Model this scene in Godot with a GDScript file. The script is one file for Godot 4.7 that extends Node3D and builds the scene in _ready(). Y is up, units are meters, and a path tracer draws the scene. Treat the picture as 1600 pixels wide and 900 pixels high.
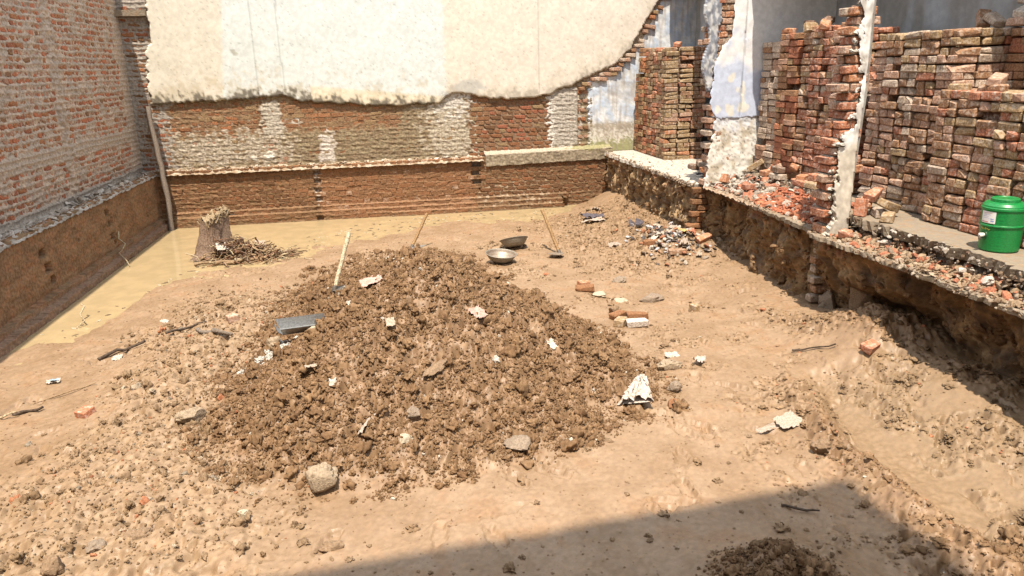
extends Node3D
# A muddy foundation pit between old brick walls. x runs to the right, the left wall runs along -z.

const CAM := Vector3(0, 2.7, 0)
const MOUND := [Vector2(-1.2,-7.84),Vector2(-1.35,-6.67),Vector2(-1.42,-6.02),Vector2(-1.42,-5.45),Vector2(-1.2,-4.95),Vector2(-0.8,-4.6),Vector2(-0.34,-4.54),Vector2(0.25,-4.6),Vector2(0.85,-4.72),Vector2(1.2,-4.82),Vector2(1.45,-5.2),Vector2(1.8,-5.24),Vector2(2.0,-5.55),Vector2(1.98,-6.1),Vector2(1.92,-6.81),Vector2(1.75,-7.68),Vector2(1.42,-8.38),Vector2(1.12,-9.51),Vector2(1.0,-10.6),Vector2(0.22,-11.04),Vector2(-0.53,-11.05),Vector2(-0.95,-10.26),Vector2(-1.25,-9.0)]
const SHORE := [Vector2(-4.3,-8.1),Vector2(-3.91,-8.16),Vector2(-3.66,-8.24),Vector2(-3.43,-8.49),Vector2(-3.23,-9.2),Vector2(-3.16,-10.2),Vector2(-2.82,-10.83),Vector2(-2.3,-11.27),Vector2(-1.8,-11.61),Vector2(-1,-12.65),Vector2(-.15,-13.03),Vector2(.54,-13.68),Vector2(1.76,-13.94),Vector2(2.74,-13.4),Vector2(3.3,-14.0),Vector2(3.7,-15),Vector2(4.5,-15.5)]
const CREAM := [Vector2(-4.3,2.2),Vector2(-4.08,2.18),Vector2(-3.7,2.18),Vector2(-3.37,2.19),Vector2(-2.88,2.21),Vector2(-2.15,2.24),Vector2(-1.82,2.26),Vector2(-1.49,2.16),Vector2(-0.92,2.10),Vector2(-0.46,2.05),Vector2(0,2.01),Vector2(0.48,2.01),Vector2(1.07,2.04),Vector2(1.2,2.16),Vector2(1.38,2.2),Vector2(1.62,2.17),Vector2(1.93,2.09),Vector2(2.42,2.06),Vector2(2.79,2.07),Vector2(3.17,2.13),Vector2(3.42,2.23),Vector2(3.73,2.34),Vector2(4.05,2.48),Vector2(4.43,2.62),Vector2(4.75,2.9),Vector2(4.93,3.22),Vector2(5.11,3.51),Vector2(5.3,3.79),Vector2(5.9,4.7),Vector2(6.4,5.5)]
const RIM := [Vector2(3.7,2.16),Vector2(3.92,2.34),Vector2(4.3,2.47),Vector2(4.75,2.76),Vector2(4.97,3.05),Vector2(5.18,3.47),Vector2(5.36,3.79),Vector2(6.0,4.7)]

var rng := RandomNumberGenerator.new()
var counts := {}
var T := {}
var M := {}
var ns := FastNoiseLite.new()    # smooth, one feature a metre
var nf := FastNoiseLite.new()    # fractal
var nc := FastNoiseLite.new()    # cells
var mound_grid := PackedFloat32Array()

# ---------- naming and parenting ----------
func numbered(par: Node, n: String) -> String:
	var k := str(par.get_instance_id()) + n
	var c: int = counts.get(k, 0)
	counts[k] = c + 1
	return n if c == 0 else "%s_%03d" % [n, c]

func tag(o: Node3D, label: String, category := "", group := "", kind := "") -> Node3D:
	if label: o.set_meta("label", label)
	if category: o.set_meta("category", category)
	if group: o.set_meta("group", group)
	if kind: o.set_meta("kind", kind)
	return o

func thing(called: String, label: String, category: String, at := Vector3.ZERO, group := "") -> Node3D:
	var o := Node3D.new()
	o.name = numbered(self, called)
	add_child(o, true)
	o.position = at
	return tag(o, label, category, group)

func part(par: Node, called: String, mesh: Mesh, m: Material, xf := Transform3D.IDENTITY) -> MeshInstance3D:
	var o := MeshInstance3D.new()
	o.name = numbered(par, called)
	o.mesh = mesh
	o.material_override = m
	o.transform = xf
	par.add_child(o, true)
	return o

func multi(par: Node, called: String, mesh: Mesh, m: Material, xfs: Array, cols: Array) -> MultiMeshInstance3D:
	var mm := MultiMesh.new()
	mm.transform_format = MultiMesh.TRANSFORM_3D
	mm.use_colors = true
	mm.mesh = mesh
	mm.instance_count = xfs.size()
	for i in xfs.size():
		mm.set_instance_transform(i, xfs[i])
		mm.set_instance_color(i, cols[i])
	var o := MultiMeshInstance3D.new()
	o.name = numbered(par, called)
	o.multimesh = mm
	o.material_override = m
	par.add_child(o, true)
	o.set_meta("kind", "stuff")
	return o

# ---------- small maths ----------
func sst(a: float, b: float, x: float) -> float:
	var t := clampf((x - a) / (b - a), 0.0, 1.0)
	return t * t * (3.0 - 2.0 * t)

func along(pts: Array, x: float) -> float:
	if x <= pts[0].x: return pts[0].y
	for i in range(1, pts.size()):
		if x <= pts[i].x:
			var a: Vector2 = pts[i - 1]
			var b: Vector2 = pts[i]
			return lerpf(a.y, b.y, (x - a.x) / (b.x - a.x))
	return pts[pts.size() - 1].y

func blob(x: float, y: float, cx: float, cy: float, rx: float, ry: float, rag := 0.35) -> float:
	var dx := (x - cx) / rx
	var dy := (y - cy) / ry
	return 1.0 - sst(0.7, 1.15, sqrt(dx * dx + dy * dy) + rag * nf.get_noise_2d(x * 5.0 + cx * 7.0, y * 5.0))

func boxm(x: float, y: float, x0: float, x1: float, y0: float, y1: float, soft := 0.06, rag := 0.1) -> float:
	var a := x + rag * nf.get_noise_2d(x * 6.0, y * 6.0)
	var b := y + rag * nf.get_noise_2d(x * 6.0 + 31.0, y * 6.0)
	return sst(x0 - soft, x0 + soft, a) * (1.0 - sst(x1 - soft, x1 + soft, a)) * sst(y0 - soft, y0 + soft, b) * (1.0 - sst(y1 - soft, y1 + soft, b))

func c3(r: float, g: float, b: float) -> Color:
	return Color(r, g, b)

# ---------- materials ----------
func ntex(freq: float, octaves: int, lo: float, hi: float, a: Color, b: Color, size := 512, typ := FastNoiseLite.TYPE_SIMPLEX, sd := 1) -> NoiseTexture2D:
	var n := FastNoiseLite.new()
	n.noise_type = typ
	n.seed = sd
	n.frequency = freq
	n.fractal_type = FastNoiseLite.FRACTAL_FBM if octaves > 1 else FastNoiseLite.FRACTAL_NONE
	n.fractal_octaves = octaves
	n.fractal_gain = 0.6
	var t := NoiseTexture2D.new()
	t.width = size
	t.height = size
	t.seamless = true
	t.noise = n
	var g := Gradient.new()
	g.offsets = PackedFloat32Array([lo, hi])
	g.colors = PackedColorArray([a, b])
	t.color_ramp = g
	return t

func grey(v: float) -> Color:
	return Color(v, v, v)

func mk(lin: Color, rough: float, tex := "", tscale := 1.0, bump := "", cm := 0.0, vcol := false, spec := 0.4) -> StandardMaterial3D:
	var m := StandardMaterial3D.new()
	m.albedo_color = lin.linear_to_srgb()
	m.roughness = rough
	m.metallic_specular = spec
	m.vertex_color_use_as_albedo = vcol
	m.uv1_triplanar = true
	m.uv1_world_triplanar = true
	m.uv1_scale = Vector3.ONE * tscale
	if tex: m.albedo_texture = T[tex]
	if bump:
		m.heightmap_enabled = true
		m.heightmap_texture = T[bump]
		m.heightmap_scale = cm
	return m

func film(m: StandardMaterial3D, tex: String, mask: String, s2: float) -> StandardMaterial3D:
	m.detail_enabled = true
	m.detail_blend_mode = BaseMaterial3D.BLEND_MODE_MIX
	m.detail_uv_layer = BaseMaterial3D.DETAIL_UV_2
	m.uv2_triplanar = true
	m.uv2_world_triplanar = true
	m.uv2_scale = Vector3.ONE * s2
	m.detail_albedo = T[tex]
	m.detail_mask = T[mask]
	return m

func materials() -> void:
	T.grain = ntex(0.02, 5, 0.25, 0.75, grey(0.78), grey(1.0))
	T.grain_soft = ntex(0.02, 4, 0.3, 0.7, grey(0.95), grey(1.0), 512, FastNoiseLite.TYPE_SIMPLEX, 5)
	T.brick = ntex(0.03, 5, 0.25, 0.75, Color(0.72, 0.68, 0.66), Color(1.0, 0.98, 0.95), 512, FastNoiseLite.TYPE_SIMPLEX, 3)
	T.bump = ntex(0.03, 5, 0.2, 0.8, grey(0.0), grey(1.0), 512, FastNoiseLite.TYPE_SIMPLEX, 8)
	T.bump_fine = ntex(0.09, 4, 0.2, 0.8, grey(0.0), grey(1.0), 512, FastNoiseLite.TYPE_SIMPLEX, 9)
	T.clod = ntex(0.05, 5, 0.2, 0.8, grey(0.0), grey(1.0), 1024, FastNoiseLite.TYPE_SIMPLEX, 10)
	T.wood = ntex(0.02, 4, 0.25, 0.75, Color(0.6, 0.57, 0.53), grey(1.0), 512, FastNoiseLite.TYPE_SIMPLEX, 12)
	T.lime = ntex(0.02, 3, 0.3, 0.7, Color(0.72, 0.68, 0.63), Color(0.86, 0.83, 0.79), 256, FastNoiseLite.TYPE_SIMPLEX, 13)
	T.lime_mask = ntex(0.012, 5, 0.5, 0.95, grey(0.0), grey(0.6), 512, FastNoiseLite.TYPE_SIMPLEX, 14)
	T.mud = ntex(0.02, 3, 0.3, 0.7, Color(0.5, 0.39, 0.29), Color(0.58, 0.46, 0.34), 256, FastNoiseLite.TYPE_SIMPLEX, 15)
	T.mud_mask = ntex(0.03, 5, 0.4, 0.8, grey(0.0), grey(0.7), 512, FastNoiseLite.TYPE_SIMPLEX, 16)
	T.soot = ntex(0.02, 3, 0.3, 0.7, Color(0.2, 0.18, 0.16), Color(0.3, 0.27, 0.24), 256, FastNoiseLite.TYPE_SIMPLEX, 17)
	T.stain_mask = ntex(0.01, 5, 0.5, 0.8, grey(0.0), grey(0.45), 512, FastNoiseLite.TYPE_SIMPLEX, 18)
	T.scuff = ntex(0.03, 5, 0.4, 0.7, grey(0.2), grey(0.85), 512, FastNoiseLite.TYPE_SIMPLEX, 19)
	M.ground = mk(Color.WHITE, 0.66, "grain_soft", 1.7, "clod", 0.085, true, 0.4)
	M.ground.roughness_texture = ntex(0.01, 4, 0.3, 0.7, grey(0.62), grey(1.0), 512, FastNoiseLite.TYPE_SIMPLEX, 21)
	M.clod = mk(Color.WHITE, 0.95, "grain", 3.0, "clod", 0.10, true, 0.25)
	M.chip = mk(Color.WHITE, 0.9, "brick", 3.0, "bump_fine", 0.08, true, 0.3)
	M.water = mk(Color(0.345, 0.258, 0.143), 0.03, "grain_soft", 0.22, "", 0.0, false, 0.5)
	M.mortar = mk(Color.WHITE, 0.95, "grain", 1.6, "bump_fine", 0.12, true, 0.25)
	M.plaster = mk(Color.WHITE, 0.85, "grain_soft", 0.7, "bump_fine", 0.03, true, 0.3)
	M.concrete = film(mk(Color(0.215, 0.175, 0.13), 0.92, "grain_soft", 1.2, "bump", 0.4, false, 0.3), "mud", "stain_mask", 0.6)
	M.white_slab = film(mk(Color(0.52, 0.49, 0.44), 0.92, "grain", 1.2, "bump", 0.5, false, 0.3), "mud", "mud_mask", 0.9)
	M.dark_core = mk(Color(0.17, 0.13, 0.10), 0.95, "grain", 1.5)
	M.core = mk(Color(0.33, 0.29, 0.24), 0.95, "grain", 1.5, "bump", 0.8)
	M.brick_any = mk(Color.WHITE, 0.9, "brick", 2.2, "bump", 0.22, true, 0.3)
	var tones := {"red": Color(0.38, 0.165, 0.10), "orange": Color(0.47, 0.225, 0.12), "brown": Color(0.33, 0.195, 0.115), "olive": Color(0.36, 0.26, 0.15), "pink": Color(0.46, 0.30, 0.22), "grey": Color(0.42, 0.345, 0.28), "pale": Color(0.55, 0.46, 0.38), "dark": Color(0.19, 0.12, 0.085), "white": Color(0.62, 0.58, 0.54), "m_olive": Color(0.30, 0.215, 0.125), "m_brown": Color(0.26, 0.15, 0.088), "m_orange": Color(0.37, 0.175, 0.09), "m_pink": Color(0.40, 0.25, 0.18), "m_red": Color(0.33, 0.135, 0.08), "m_raw": Color(0.46, 0.185, 0.105), "m_white": Color(0.60, 0.54, 0.47), "wet": Color(0.205, 0.108, 0.057), "wet_orange": Color(0.262, 0.126, 0.064), "wet_dark": Color(0.17, 0.095, 0.052), "raw": Color(0.50, 0.22, 0.13)}
	for k in tones:
		var m := mk(tones[k], 0.9, "brick", 2.2, "bump", 0.22, false, 0.3)
		M["b_" + k] = film(m, "mud", "mud_mask", 1.7) if k.begins_with("wet") or k.begins_with("m_") else film(m, "lime", "lime_mask", 2.7)
		M["b_" + k].set_meta("lin", tones[k])
	M.wood_pale = mk(Color(0.70, 0.60, 0.43), 0.7, "wood", 4.0, "bump_fine", 0.04)
	M.wood_tan = mk(Color(0.36, 0.22, 0.10), 0.7, "wood", 4.0, "bump_fine", 0.04)
	M.wood_old = mk(Color(0.25, 0.205, 0.17), 0.85, "wood", 5.0, "bump", 0.2)
	M.wood_stump = mk(Color(0.25, 0.175, 0.13), 0.85, "wood", 3.0, "bump", 0.3)
	M.wood_dark = mk(Color(0.10, 0.07, 0.05), 0.85, "wood", 3.0, "bump", 0.15)
	M.fibre = mk(Color(0.44, 0.34, 0.22), 0.95, "wood", 8.0, "bump", 0.2)
	M.root_tan = mk(Color(0.36, 0.25, 0.15), 0.9, "wood", 6.0, "bump", 0.1)
	M.root_brown = mk(Color(0.20, 0.125, 0.085), 0.9, "wood", 6.0, "bump", 0.1)
	M.root_pale = mk(Color(0.52, 0.42, 0.28), 0.9, "wood", 6.0, "bump", 0.1)
	M.iron = mk(Color(0.30, 0.27, 0.22), 0.55, "grain", 3.0, "bump_fine", 0.03)
	M.iron.metallic = 0.45
	M.iron_mud = film(mk(Color(0.42, 0.39, 0.34), 0.45, "grain", 3.0, "bump_fine", 0.03), "mud", "scuff", 5.0)
	M.iron_mud.metallic = 0.5
	M.steel = mk(Color(0.50, 0.48, 0.45), 0.4, "grain", 3.0, "bump_fine", 0.02)
	M.steel.metallic = 0.7
	M.dark_steel = mk(Color(0.10, 0.085, 0.07), 0.6, "grain", 3.0, "bump_fine", 0.03)
	M.zinc = mk(Color(0.42, 0.42, 0.41), 0.38, "grain", 4.0, "bump_fine", 0.02)
	M.zinc.metallic = 0.75
	M.paper = mk(Color(0.50, 0.46, 0.40), 0.8, "grain", 5.0)
	M.paper_blue = mk(Color(0.25, 0.50, 0.68), 0.6, "grain", 5.0)
	M.plastic_white = mk(Color(0.55, 0.53, 0.50), 0.5, "grain_soft", 5.0)
	M.plastic_red = mk(Color(0.55, 0.16, 0.10), 0.5, "grain", 6.0)
	M.plastic_pink = mk(Color(0.60, 0.40, 0.38), 0.5, "grain", 6.0)
	M.plastic_yellow = mk(Color(0.75, 0.55, 0.22), 0.5, "grain", 6.0)
	M.plastic_grey = mk(Color(0.34, 0.33, 0.33), 0.5, "grain", 6.0)
	M.foil_bag = mk(Color(0.50, 0.46, 0.43), 0.4, "grain", 6.0)
	M.cloth_dark = mk(Color(0.10, 0.085, 0.10), 0.9, "grain", 6.0, "bump_fine", 0.05)
	M.cloth_pale = mk(Color(0.46, 0.42, 0.38), 0.9, "grain", 6.0, "bump_fine", 0.05)
	M.stone_pale = mk(Color(0.33, 0.25, 0.17), 0.92, "grain", 4.0, "bump", 0.25)
	M.stone_grey = mk(Color(0.265, 0.20, 0.145), 0.92, "grain", 4.0, "bump", 0.25)
	M.stone_brown = mk(Color(0.25, 0.165, 0.10), 0.95, "grain", 4.0, "bump", 0.25)
	M.stone_cream = mk(Color(0.44, 0.365, 0.265), 0.9, "grain", 4.0, "bump", 0.2)
	for k in ["paper", "plastic_white", "plastic_pink", "plastic_yellow", "plastic_grey", "foil_bag", "cloth_pale", "paper_blue", "plastic_red"]: film(M[k], "mud", "scuff", 6.0)
	M.label_paper = mk(Color(0.66, 0.64, 0.62), 0.6)
	M.green = mk(Color(0.006, 0.20, 0.042), 0.36, "grain", 5.0, "bump_fine", 0.006, false, 0.5)
	M.green_dark = mk(Color(0.004, 0.07, 0.018), 0.4, "", 1.0, "", 0.0, false, 0.5)
	M.tap = mk(Color(0.75, 0.72, 0.65), 0.3)
	M.tap_dark = mk(Color(0.14, 0.12, 0.10), 0.4)
	M.house = mk(Color(0.45, 0.38, 0.30), 0.9, "grain", 0.8, "bump_fine", 0.2)
	M.pane = mk(Color(0.05, 0.06, 0.07), 0.1)
	M.frame = mk(Color(0.20, 0.12, 0.07), 0.6)

# ---------- meshes ----------
func amesh(v: PackedVector3Array, idx: PackedInt32Array, n := PackedVector3Array(), c := PackedColorArray()) -> ArrayMesh:
	var a := []
	a.resize(Mesh.ARRAY_MAX)
	a[Mesh.ARRAY_VERTEX] = v
	if n.size(): a[Mesh.ARRAY_NORMAL] = n
	if c.size(): a[Mesh.ARRAY_COLOR] = c
	a[Mesh.ARRAY_INDEX] = idx
	var m := ArrayMesh.new()
	m.add_surface_from_arrays(Mesh.PRIMITIVE_TRIANGLES, a)
	return m

func smooth_normals(v: PackedVector3Array, idx: PackedInt32Array) -> PackedVector3Array:
	var n := PackedVector3Array()
	n.resize(v.size())
	for k in range(0, idx.size(), 3):
		var a := idx[k]
		var b := idx[k + 1]
		var c := idx[k + 2]
		var f := (v[c] - v[a]).cross(v[b] - v[a])
		n[a] += f
		n[b] += f
		n[c] += f
	for i in n.size():
		n[i] = n[i].normalized()
	return n

# a grid surface; f gives the place, col the colour, keep (if valid) which vertices belong to it
func sheet(u0: float, u1: float, du: float, v0: float, v1: float, dv: float, f: Callable, col: Variant = null, keep: Variant = null) -> ArrayMesh:
	var nu := maxi(1, int(round((u1 - u0) / du)))
	var nv := maxi(1, int(round((v1 - v0) / dv)))
	var v := PackedVector3Array()
	var c := PackedColorArray()
	var on := PackedByteArray()
	v.resize((nu + 1) * (nv + 1))
	on.resize(v.size())
	if col != null: c.resize(v.size())
	var i := 0
	for b in nv + 1:
		var vv := lerpf(v0, v1, float(b) / nv)
		for a in nu + 1:
			var uu := lerpf(u0, u1, float(a) / nu)
			v[i] = f.call(uu, vv)
			if col != null: c[i] = col.call(uu, vv)
			on[i] = 1 if keep == null or keep.call(uu, vv) else 0
			i += 1
	var idx := PackedInt32Array()
	for b in nv:
		for a in nu:
			var p := b * (nu + 1) + a
			var q := p + nu + 1
			if on[p] + on[p + 1] + on[q] + on[q + 1] == 0: continue
			idx.append_array(PackedInt32Array([p, q, p + 1, p + 1, q, q + 1]))
	return amesh(v, idx, smooth_normals(v, idx), c)

func brick_mesh(l: float, h: float, d: float, bev: float, jit: float, sd: int) -> ArrayMesh:
	var r := RandomNumberGenerator.new()
	r.seed = sd * 77 + 5
	var p := {}
	for sx in [-1, 1]:
		for sy in [-1, 1]:
			for sz in [-1, 1]:
				var b := bev * r.randf_range(0.6, 1.8)
				if r.randf() < 0.12: b *= 2.6
				var j := Vector3(r.randf_range(-jit, jit), r.randf_range(-jit, jit) * 0.6, r.randf_range(-jit, jit))
				var hx: float = l / 2 * sx
				var hy: float = h / 2 * sy
				var hz: float = d / 2 * sz
				p[Vector3i(sx, sy, sz)] = [Vector3(hx, hy - b * sy, hz - b * sz) + j, Vector3(hx - b * sx, hy, hz - b * sz) + j, Vector3(hx - b * sx, hy - b * sy, hz) + j]
	var v := PackedVector3Array()
	var add := func(q: Array):
		for t in [[0, 1, 2], [0, 2, 3]] if q.size() == 4 else [[0, 1, 2]]:
			var a: Vector3 = q[t[0]]
			var b: Vector3 = q[t[1]]
			var c: Vector3 = q[t[2]]
			if (b - a).cross(c - a).dot(a + b + c) > 0: v.append_array(PackedVector3Array([a, c, b]))
			else: v.append_array(PackedVector3Array([a, b, c]))
	var s2 := [[-1, -1], [1, -1], [1, 1], [-1, 1]]
	var at := func(ax: int, s: int, e: Array) -> Vector3i:
		return [Vector3i(s, e[0], e[1]), Vector3i(e[0], s, e[1]), Vector3i(e[0], e[1], s)][ax]
	for ax in 3:
		for s in [-1, 1]:
			var q := []
			for e in s2: q.append(p[at.call(ax, s, e)][ax])
			add.call(q)
	for ax in 3:   # edges along ax
		var o1 := [1, 0, 0][ax] as int
		var o2 := [2, 2, 1][ax] as int
		for e in s2:
			var k0: Vector3i = at.call(ax, -1, e)
			var k1: Vector3i = at.call(ax, 1, e)
			add.call([p[k0][o1], p[k0][o2], p[k1][o2], p[k1][o1]])
	for k in p: add.call(p[k])
	var idx := PackedInt32Array(range(v.size()))
	return amesh(v, idx)

func ico(sub: int) -> Array:
	var t := (1.0 + sqrt(5.0)) / 2.0
	var v := [Vector3(-1,t,0),Vector3(1,t,0),Vector3(-1,-t,0),Vector3(1,-t,0),Vector3(0,-1,t),Vector3(0,1,t),Vector3(0,-1,-t),Vector3(0,1,-t),Vector3(t,0,-1),Vector3(t,0,1),Vector3(-t,0,-1),Vector3(-t,0,1)]
	for i in v.size(): v[i] = v[i].normalized()
	var f := [[0,11,5],[0,5,1],[0,1,7],[0,7,10],[0,10,11],[1,5,9],[5,11,4],[11,10,2],[10,7,6],[7,1,8],[3,9,4],[3,4,2],[3,2,6],[3,6,8],[3,8,9],[4,9,5],[2,4,11],[6,2,10],[8,6,7],[9,8,1]]
	for s in sub:
		var mid := {}
		var g := []
		for q in f:
			var m := []
			for k in 3:
				var a: int = mini(q[k], q[(k + 1) % 3])
				var b: int = maxi(q[k], q[(k + 1) % 3])
				var key := a * 100000 + b
				if not mid.has(key):
					mid[key] = v.size()
					v.append(((v[a] + v[b]) * 0.5).normalized())
				m.append(mid[key])
			g.append_array([[q[0], m[0], m[2]], [q[1], m[1], m[0]], [q[2], m[2], m[1]], m])
		f = g
	return [v, f]

# a lump of about one metre radius; cut > 0 gives it broken flat faces
func rock_mesh(sub: int, rough: float, sd: int, cut := 0.0, flat := false) -> ArrayMesh:
	var base := ico(sub)
	var r := RandomNumberGenerator.new()
	r.seed = sd
	var planes := []
	for k in (9 if cut > 0 else 0):
		planes.append([Vector3(r.randfn(), r.randfn(), r.randfn()).normalized(), r.randf_range(1.0 - cut, 0.95)])
	var v := PackedVector3Array()
	var off := Vector3(sd * 3.1, sd * 1.7, sd * 5.3)
	for p: Vector3 in base[0]:
		var q := p * (1.0 + rough * (0.9 * ns.get_noise_3dv(p * 1.1 + off) + 0.6 * ns.get_noise_3dv(p * 2.6 + off) + 0.4 * ns.get_noise_3dv(p * 6.0 + off)))
		for pl in planes:
			var over: float = q.dot(pl[0]) - pl[1]
			if over > 0: q -= pl[0] * over * 0.9
		v.append(q)
	var idx := PackedInt32Array()
	for f in base[1]: idx.append_array(PackedInt32Array([f[0], f[2], f[1]]))
	if flat:
		var w := PackedVector3Array()
		for k in idx: w.append(v[k])
		return amesh(w, PackedInt32Array(range(w.size())))
	return amesh(v, idx, smooth_normals(v, idx))

func tube(pts: Array, radii: Array, sides := 7, wob := 0.0) -> ArrayMesh:
	var v := PackedVector3Array()
	var idx := PackedInt32Array()
	var side := Vector3(0.3, 0.2, 1).normalized()
	for i in pts.size():
		var d: Vector3 = (pts[mini(i + 1, pts.size() - 1)] - pts[maxi(i - 1, 0)]).normalized()
		var a := d.cross(side).normalized() if absf(d.dot(side)) < 0.98 else d.cross(Vector3.UP).normalized()
		var b := d.cross(a).normalized()
		for k in sides:
			var t := TAU * k / sides
			var rr: float = radii[i] * (1.0 + wob * ns.get_noise_3d(i * 1.7, k * 1.3, pts[0].x * 9.0))
			v.append(pts[i] + (a * cos(t) + b * sin(t)) * rr)
	for i in pts.size() - 1:
		for k in sides:
			var p := i * sides + k
			var q := i * sides + (k + 1) % sides
			idx.append_array(PackedInt32Array([p, p + sides, q, q, p + sides, q + sides]))
	for e in [0, pts.size() - 1]:
		v.append(pts[e])
		for k in sides:
			var p: int = e * sides + k
			var q: int = e * sides + (k + 1) % sides
			idx.append_array(PackedInt32Array([v.size() - 1, p, q] if e == 0 else [v.size() - 1, q, p]))
	return amesh(v, idx, smooth_normals(v, idx))

func lathe(prof: Array, seg := 40) -> ArrayMesh:
	var st := SurfaceTool.new()
	st.begin(Mesh.PRIMITIVE_TRIANGLES)
	for i in prof.size() - 1:
		var a: Vector2 = prof[i]
		var b: Vector2 = prof[i + 1]
		for k in seg:
			var t0 := TAU * k / seg
			var t1 := TAU * (k + 1) / seg
			var p := [Vector3(a.x * cos(t0), a.y, a.x * sin(t0)), Vector3(a.x * cos(t1), a.y, a.x * sin(t1)), Vector3(b.x * cos(t1), b.y, b.x * sin(t1)), Vector3(b.x * cos(t0), b.y, b.x * sin(t0))]
			var nrm := Vector2(b.y - a.y, a.x - b.x).normalized()
			var n0 := Vector3(nrm.x * cos(t0), nrm.y, nrm.x * sin(t0))
			var n1 := Vector3(nrm.x * cos(t1), nrm.y, nrm.x * sin(t1))
			for q in [[0, n0], [2, n1], [3, n0], [0, n0], [1, n1], [2, n1]]:
				st.set_normal(q[1])
				st.add_vertex(p[q[0]])
	return st.commit()

# a flat plate with an uneven outline and a rough upper face
func slab(poly: PackedVector2Array, y0: float, y1: float, rough := 0.004, inset := 0.02) -> ArrayMesh:
	var v := PackedVector3Array()
	var tri := Geometry2D.triangulate_polygon(poly)
	var idx := PackedInt32Array()
	var n := poly.size()
	var low := PackedVector2Array()
	var mid := Vector2.ZERO
	for p in poly: mid += p / n
	for p in poly: low.append(p + (mid - p).normalized() * inset * (0.4 + 1.2 * absf(nf.get_noise_2d(p.x * 9.0, p.y * 9.0))))
	for p in poly: v.append(Vector3(p.x, y1 + rough * nf.get_noise_2d(p.x * 8.0, p.y * 8.0), p.y))
	for p in low: v.append(Vector3(p.x, y0, p.y))
	for k in range(0, tri.size(), 3):
		var a := tri[k]
		var b := tri[k + 1]
		var c := tri[k + 2]
		if (poly[b] - poly[a]).cross(poly[c] - poly[a]) < 0:
			var t := b
			b = c
			c = t
		idx.append_array(PackedInt32Array([a, b, c, a + n, c + n, b + n]))
	var ccw := not Geometry2D.is_polygon_clockwise(poly)
	for i in n:
		var j := (i + 1) % n
		if ccw: idx.append_array(PackedInt32Array([i, j + n, j, i, i + n, j + n]))
		else: idx.append_array(PackedInt32Array([i, j, j + n, i, j + n, i + n]))
	var w := PackedVector3Array()
	for k in idx: w.append(v[k])
	return amesh(w, PackedInt32Array(range(w.size())))

func ragged(pts: Array, step: float, amp: float, upto := 99, sd := 0.0) -> PackedVector2Array:
	var o := PackedVector2Array()
	for i in pts.size():
		var a: Vector2 = pts[i]
		var b: Vector2 = pts[(i + 1) % pts.size()]
		var n := maxi(1, int(a.distance_to(b) / step)) if i < upto else 1
		var nr := (b - a).normalized().orthogonal()
		for k in n:
			var p := a.lerp(b, float(k) / n)
			o.append(p + nr * amp * sst(0.0, 0.15, a.distance_to(p)) * sst(0.0, 0.15, b.distance_to(p)) * (nf.get_noise_2d(p.x * 4.0 + sd, p.y * 4.0) * 1.4 + nf.get_noise_2d(p.x * 17.0 + sd, p.y * 17.0)))
	return o

# crumpled sheet; outline in -0.5..0.5, both ways rounded by 'corner'
func crumple(w: float, d: float, up: float, sd: int, n := 12, bow := 0.0) -> ArrayMesh:
	var r := RandomNumberGenerator.new()
	r.seed = sd
	var folds := []
	up *= 0.55
	for k in 5: folds.append([Vector2.from_angle(r.randf() * TAU), r.randf_range(-0.35, 0.35), r.randf_range(-1, 1)])
	var f := func(u: float, v: float) -> Vector3:
		var y := bow * (0.25 - u * u - v * v)
		for q in folds: y += up * q[2] * absf(Vector2(u, v).dot(q[0]) - q[1])
		y += up * 0.5 * ns.get_noise_2d(u * 6.0 + sd * 3.0, v * 6.0)
		var e := 1.0 + 0.09 * ns.get_noise_2d(u * 3.0 + sd, v * 3.0 + sd * 2.0)
		return Vector3(u * w * e, y, -v * d * e)
	return sheet(-0.5, 0.5, 1.0 / n, -0.5, 0.5, 1.0 / n, f)

func joined(meshes: Array) -> ArrayMesh:
	var st := SurfaceTool.new()
	for q in meshes: st.append_from(q[0], 0, q[1])
	return st.commit()

func facing(fwd: Vector3, up := Vector3.UP) -> Basis:
	return Basis.looking_at(fwd, up)

func rot(x: float, y: float, z: float) -> Basis:
	return Basis.from_euler(Vector3(deg_to_rad(x), deg_to_rad(y), deg_to_rad(z)))

# ---------- bricks ----------
var BR := {}     # brick shapes by kind
func brick_shapes() -> void:
	for k in 6:
		BR["s%d" % k] = brick_mesh(0.228, 0.072, 0.11, 0.006, 0.004, k)
		BR["h%d" % k] = brick_mesh(0.11, 0.072, 0.228, 0.006, 0.004, 20 + k)
		BR["w%d" % k] = brick_mesh(0.226, 0.070, 0.10, 0.005, 0.003, 40 + k)     # in a wall
		BR["v%d" % k] = brick_mesh(0.109, 0.070, 0.10, 0.005, 0.003, 60 + k)
		BR["l%d" % k] = brick_mesh(0.228, 0.075, 0.11, 0.008, 0.006, 80 + k)     # loose

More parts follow.
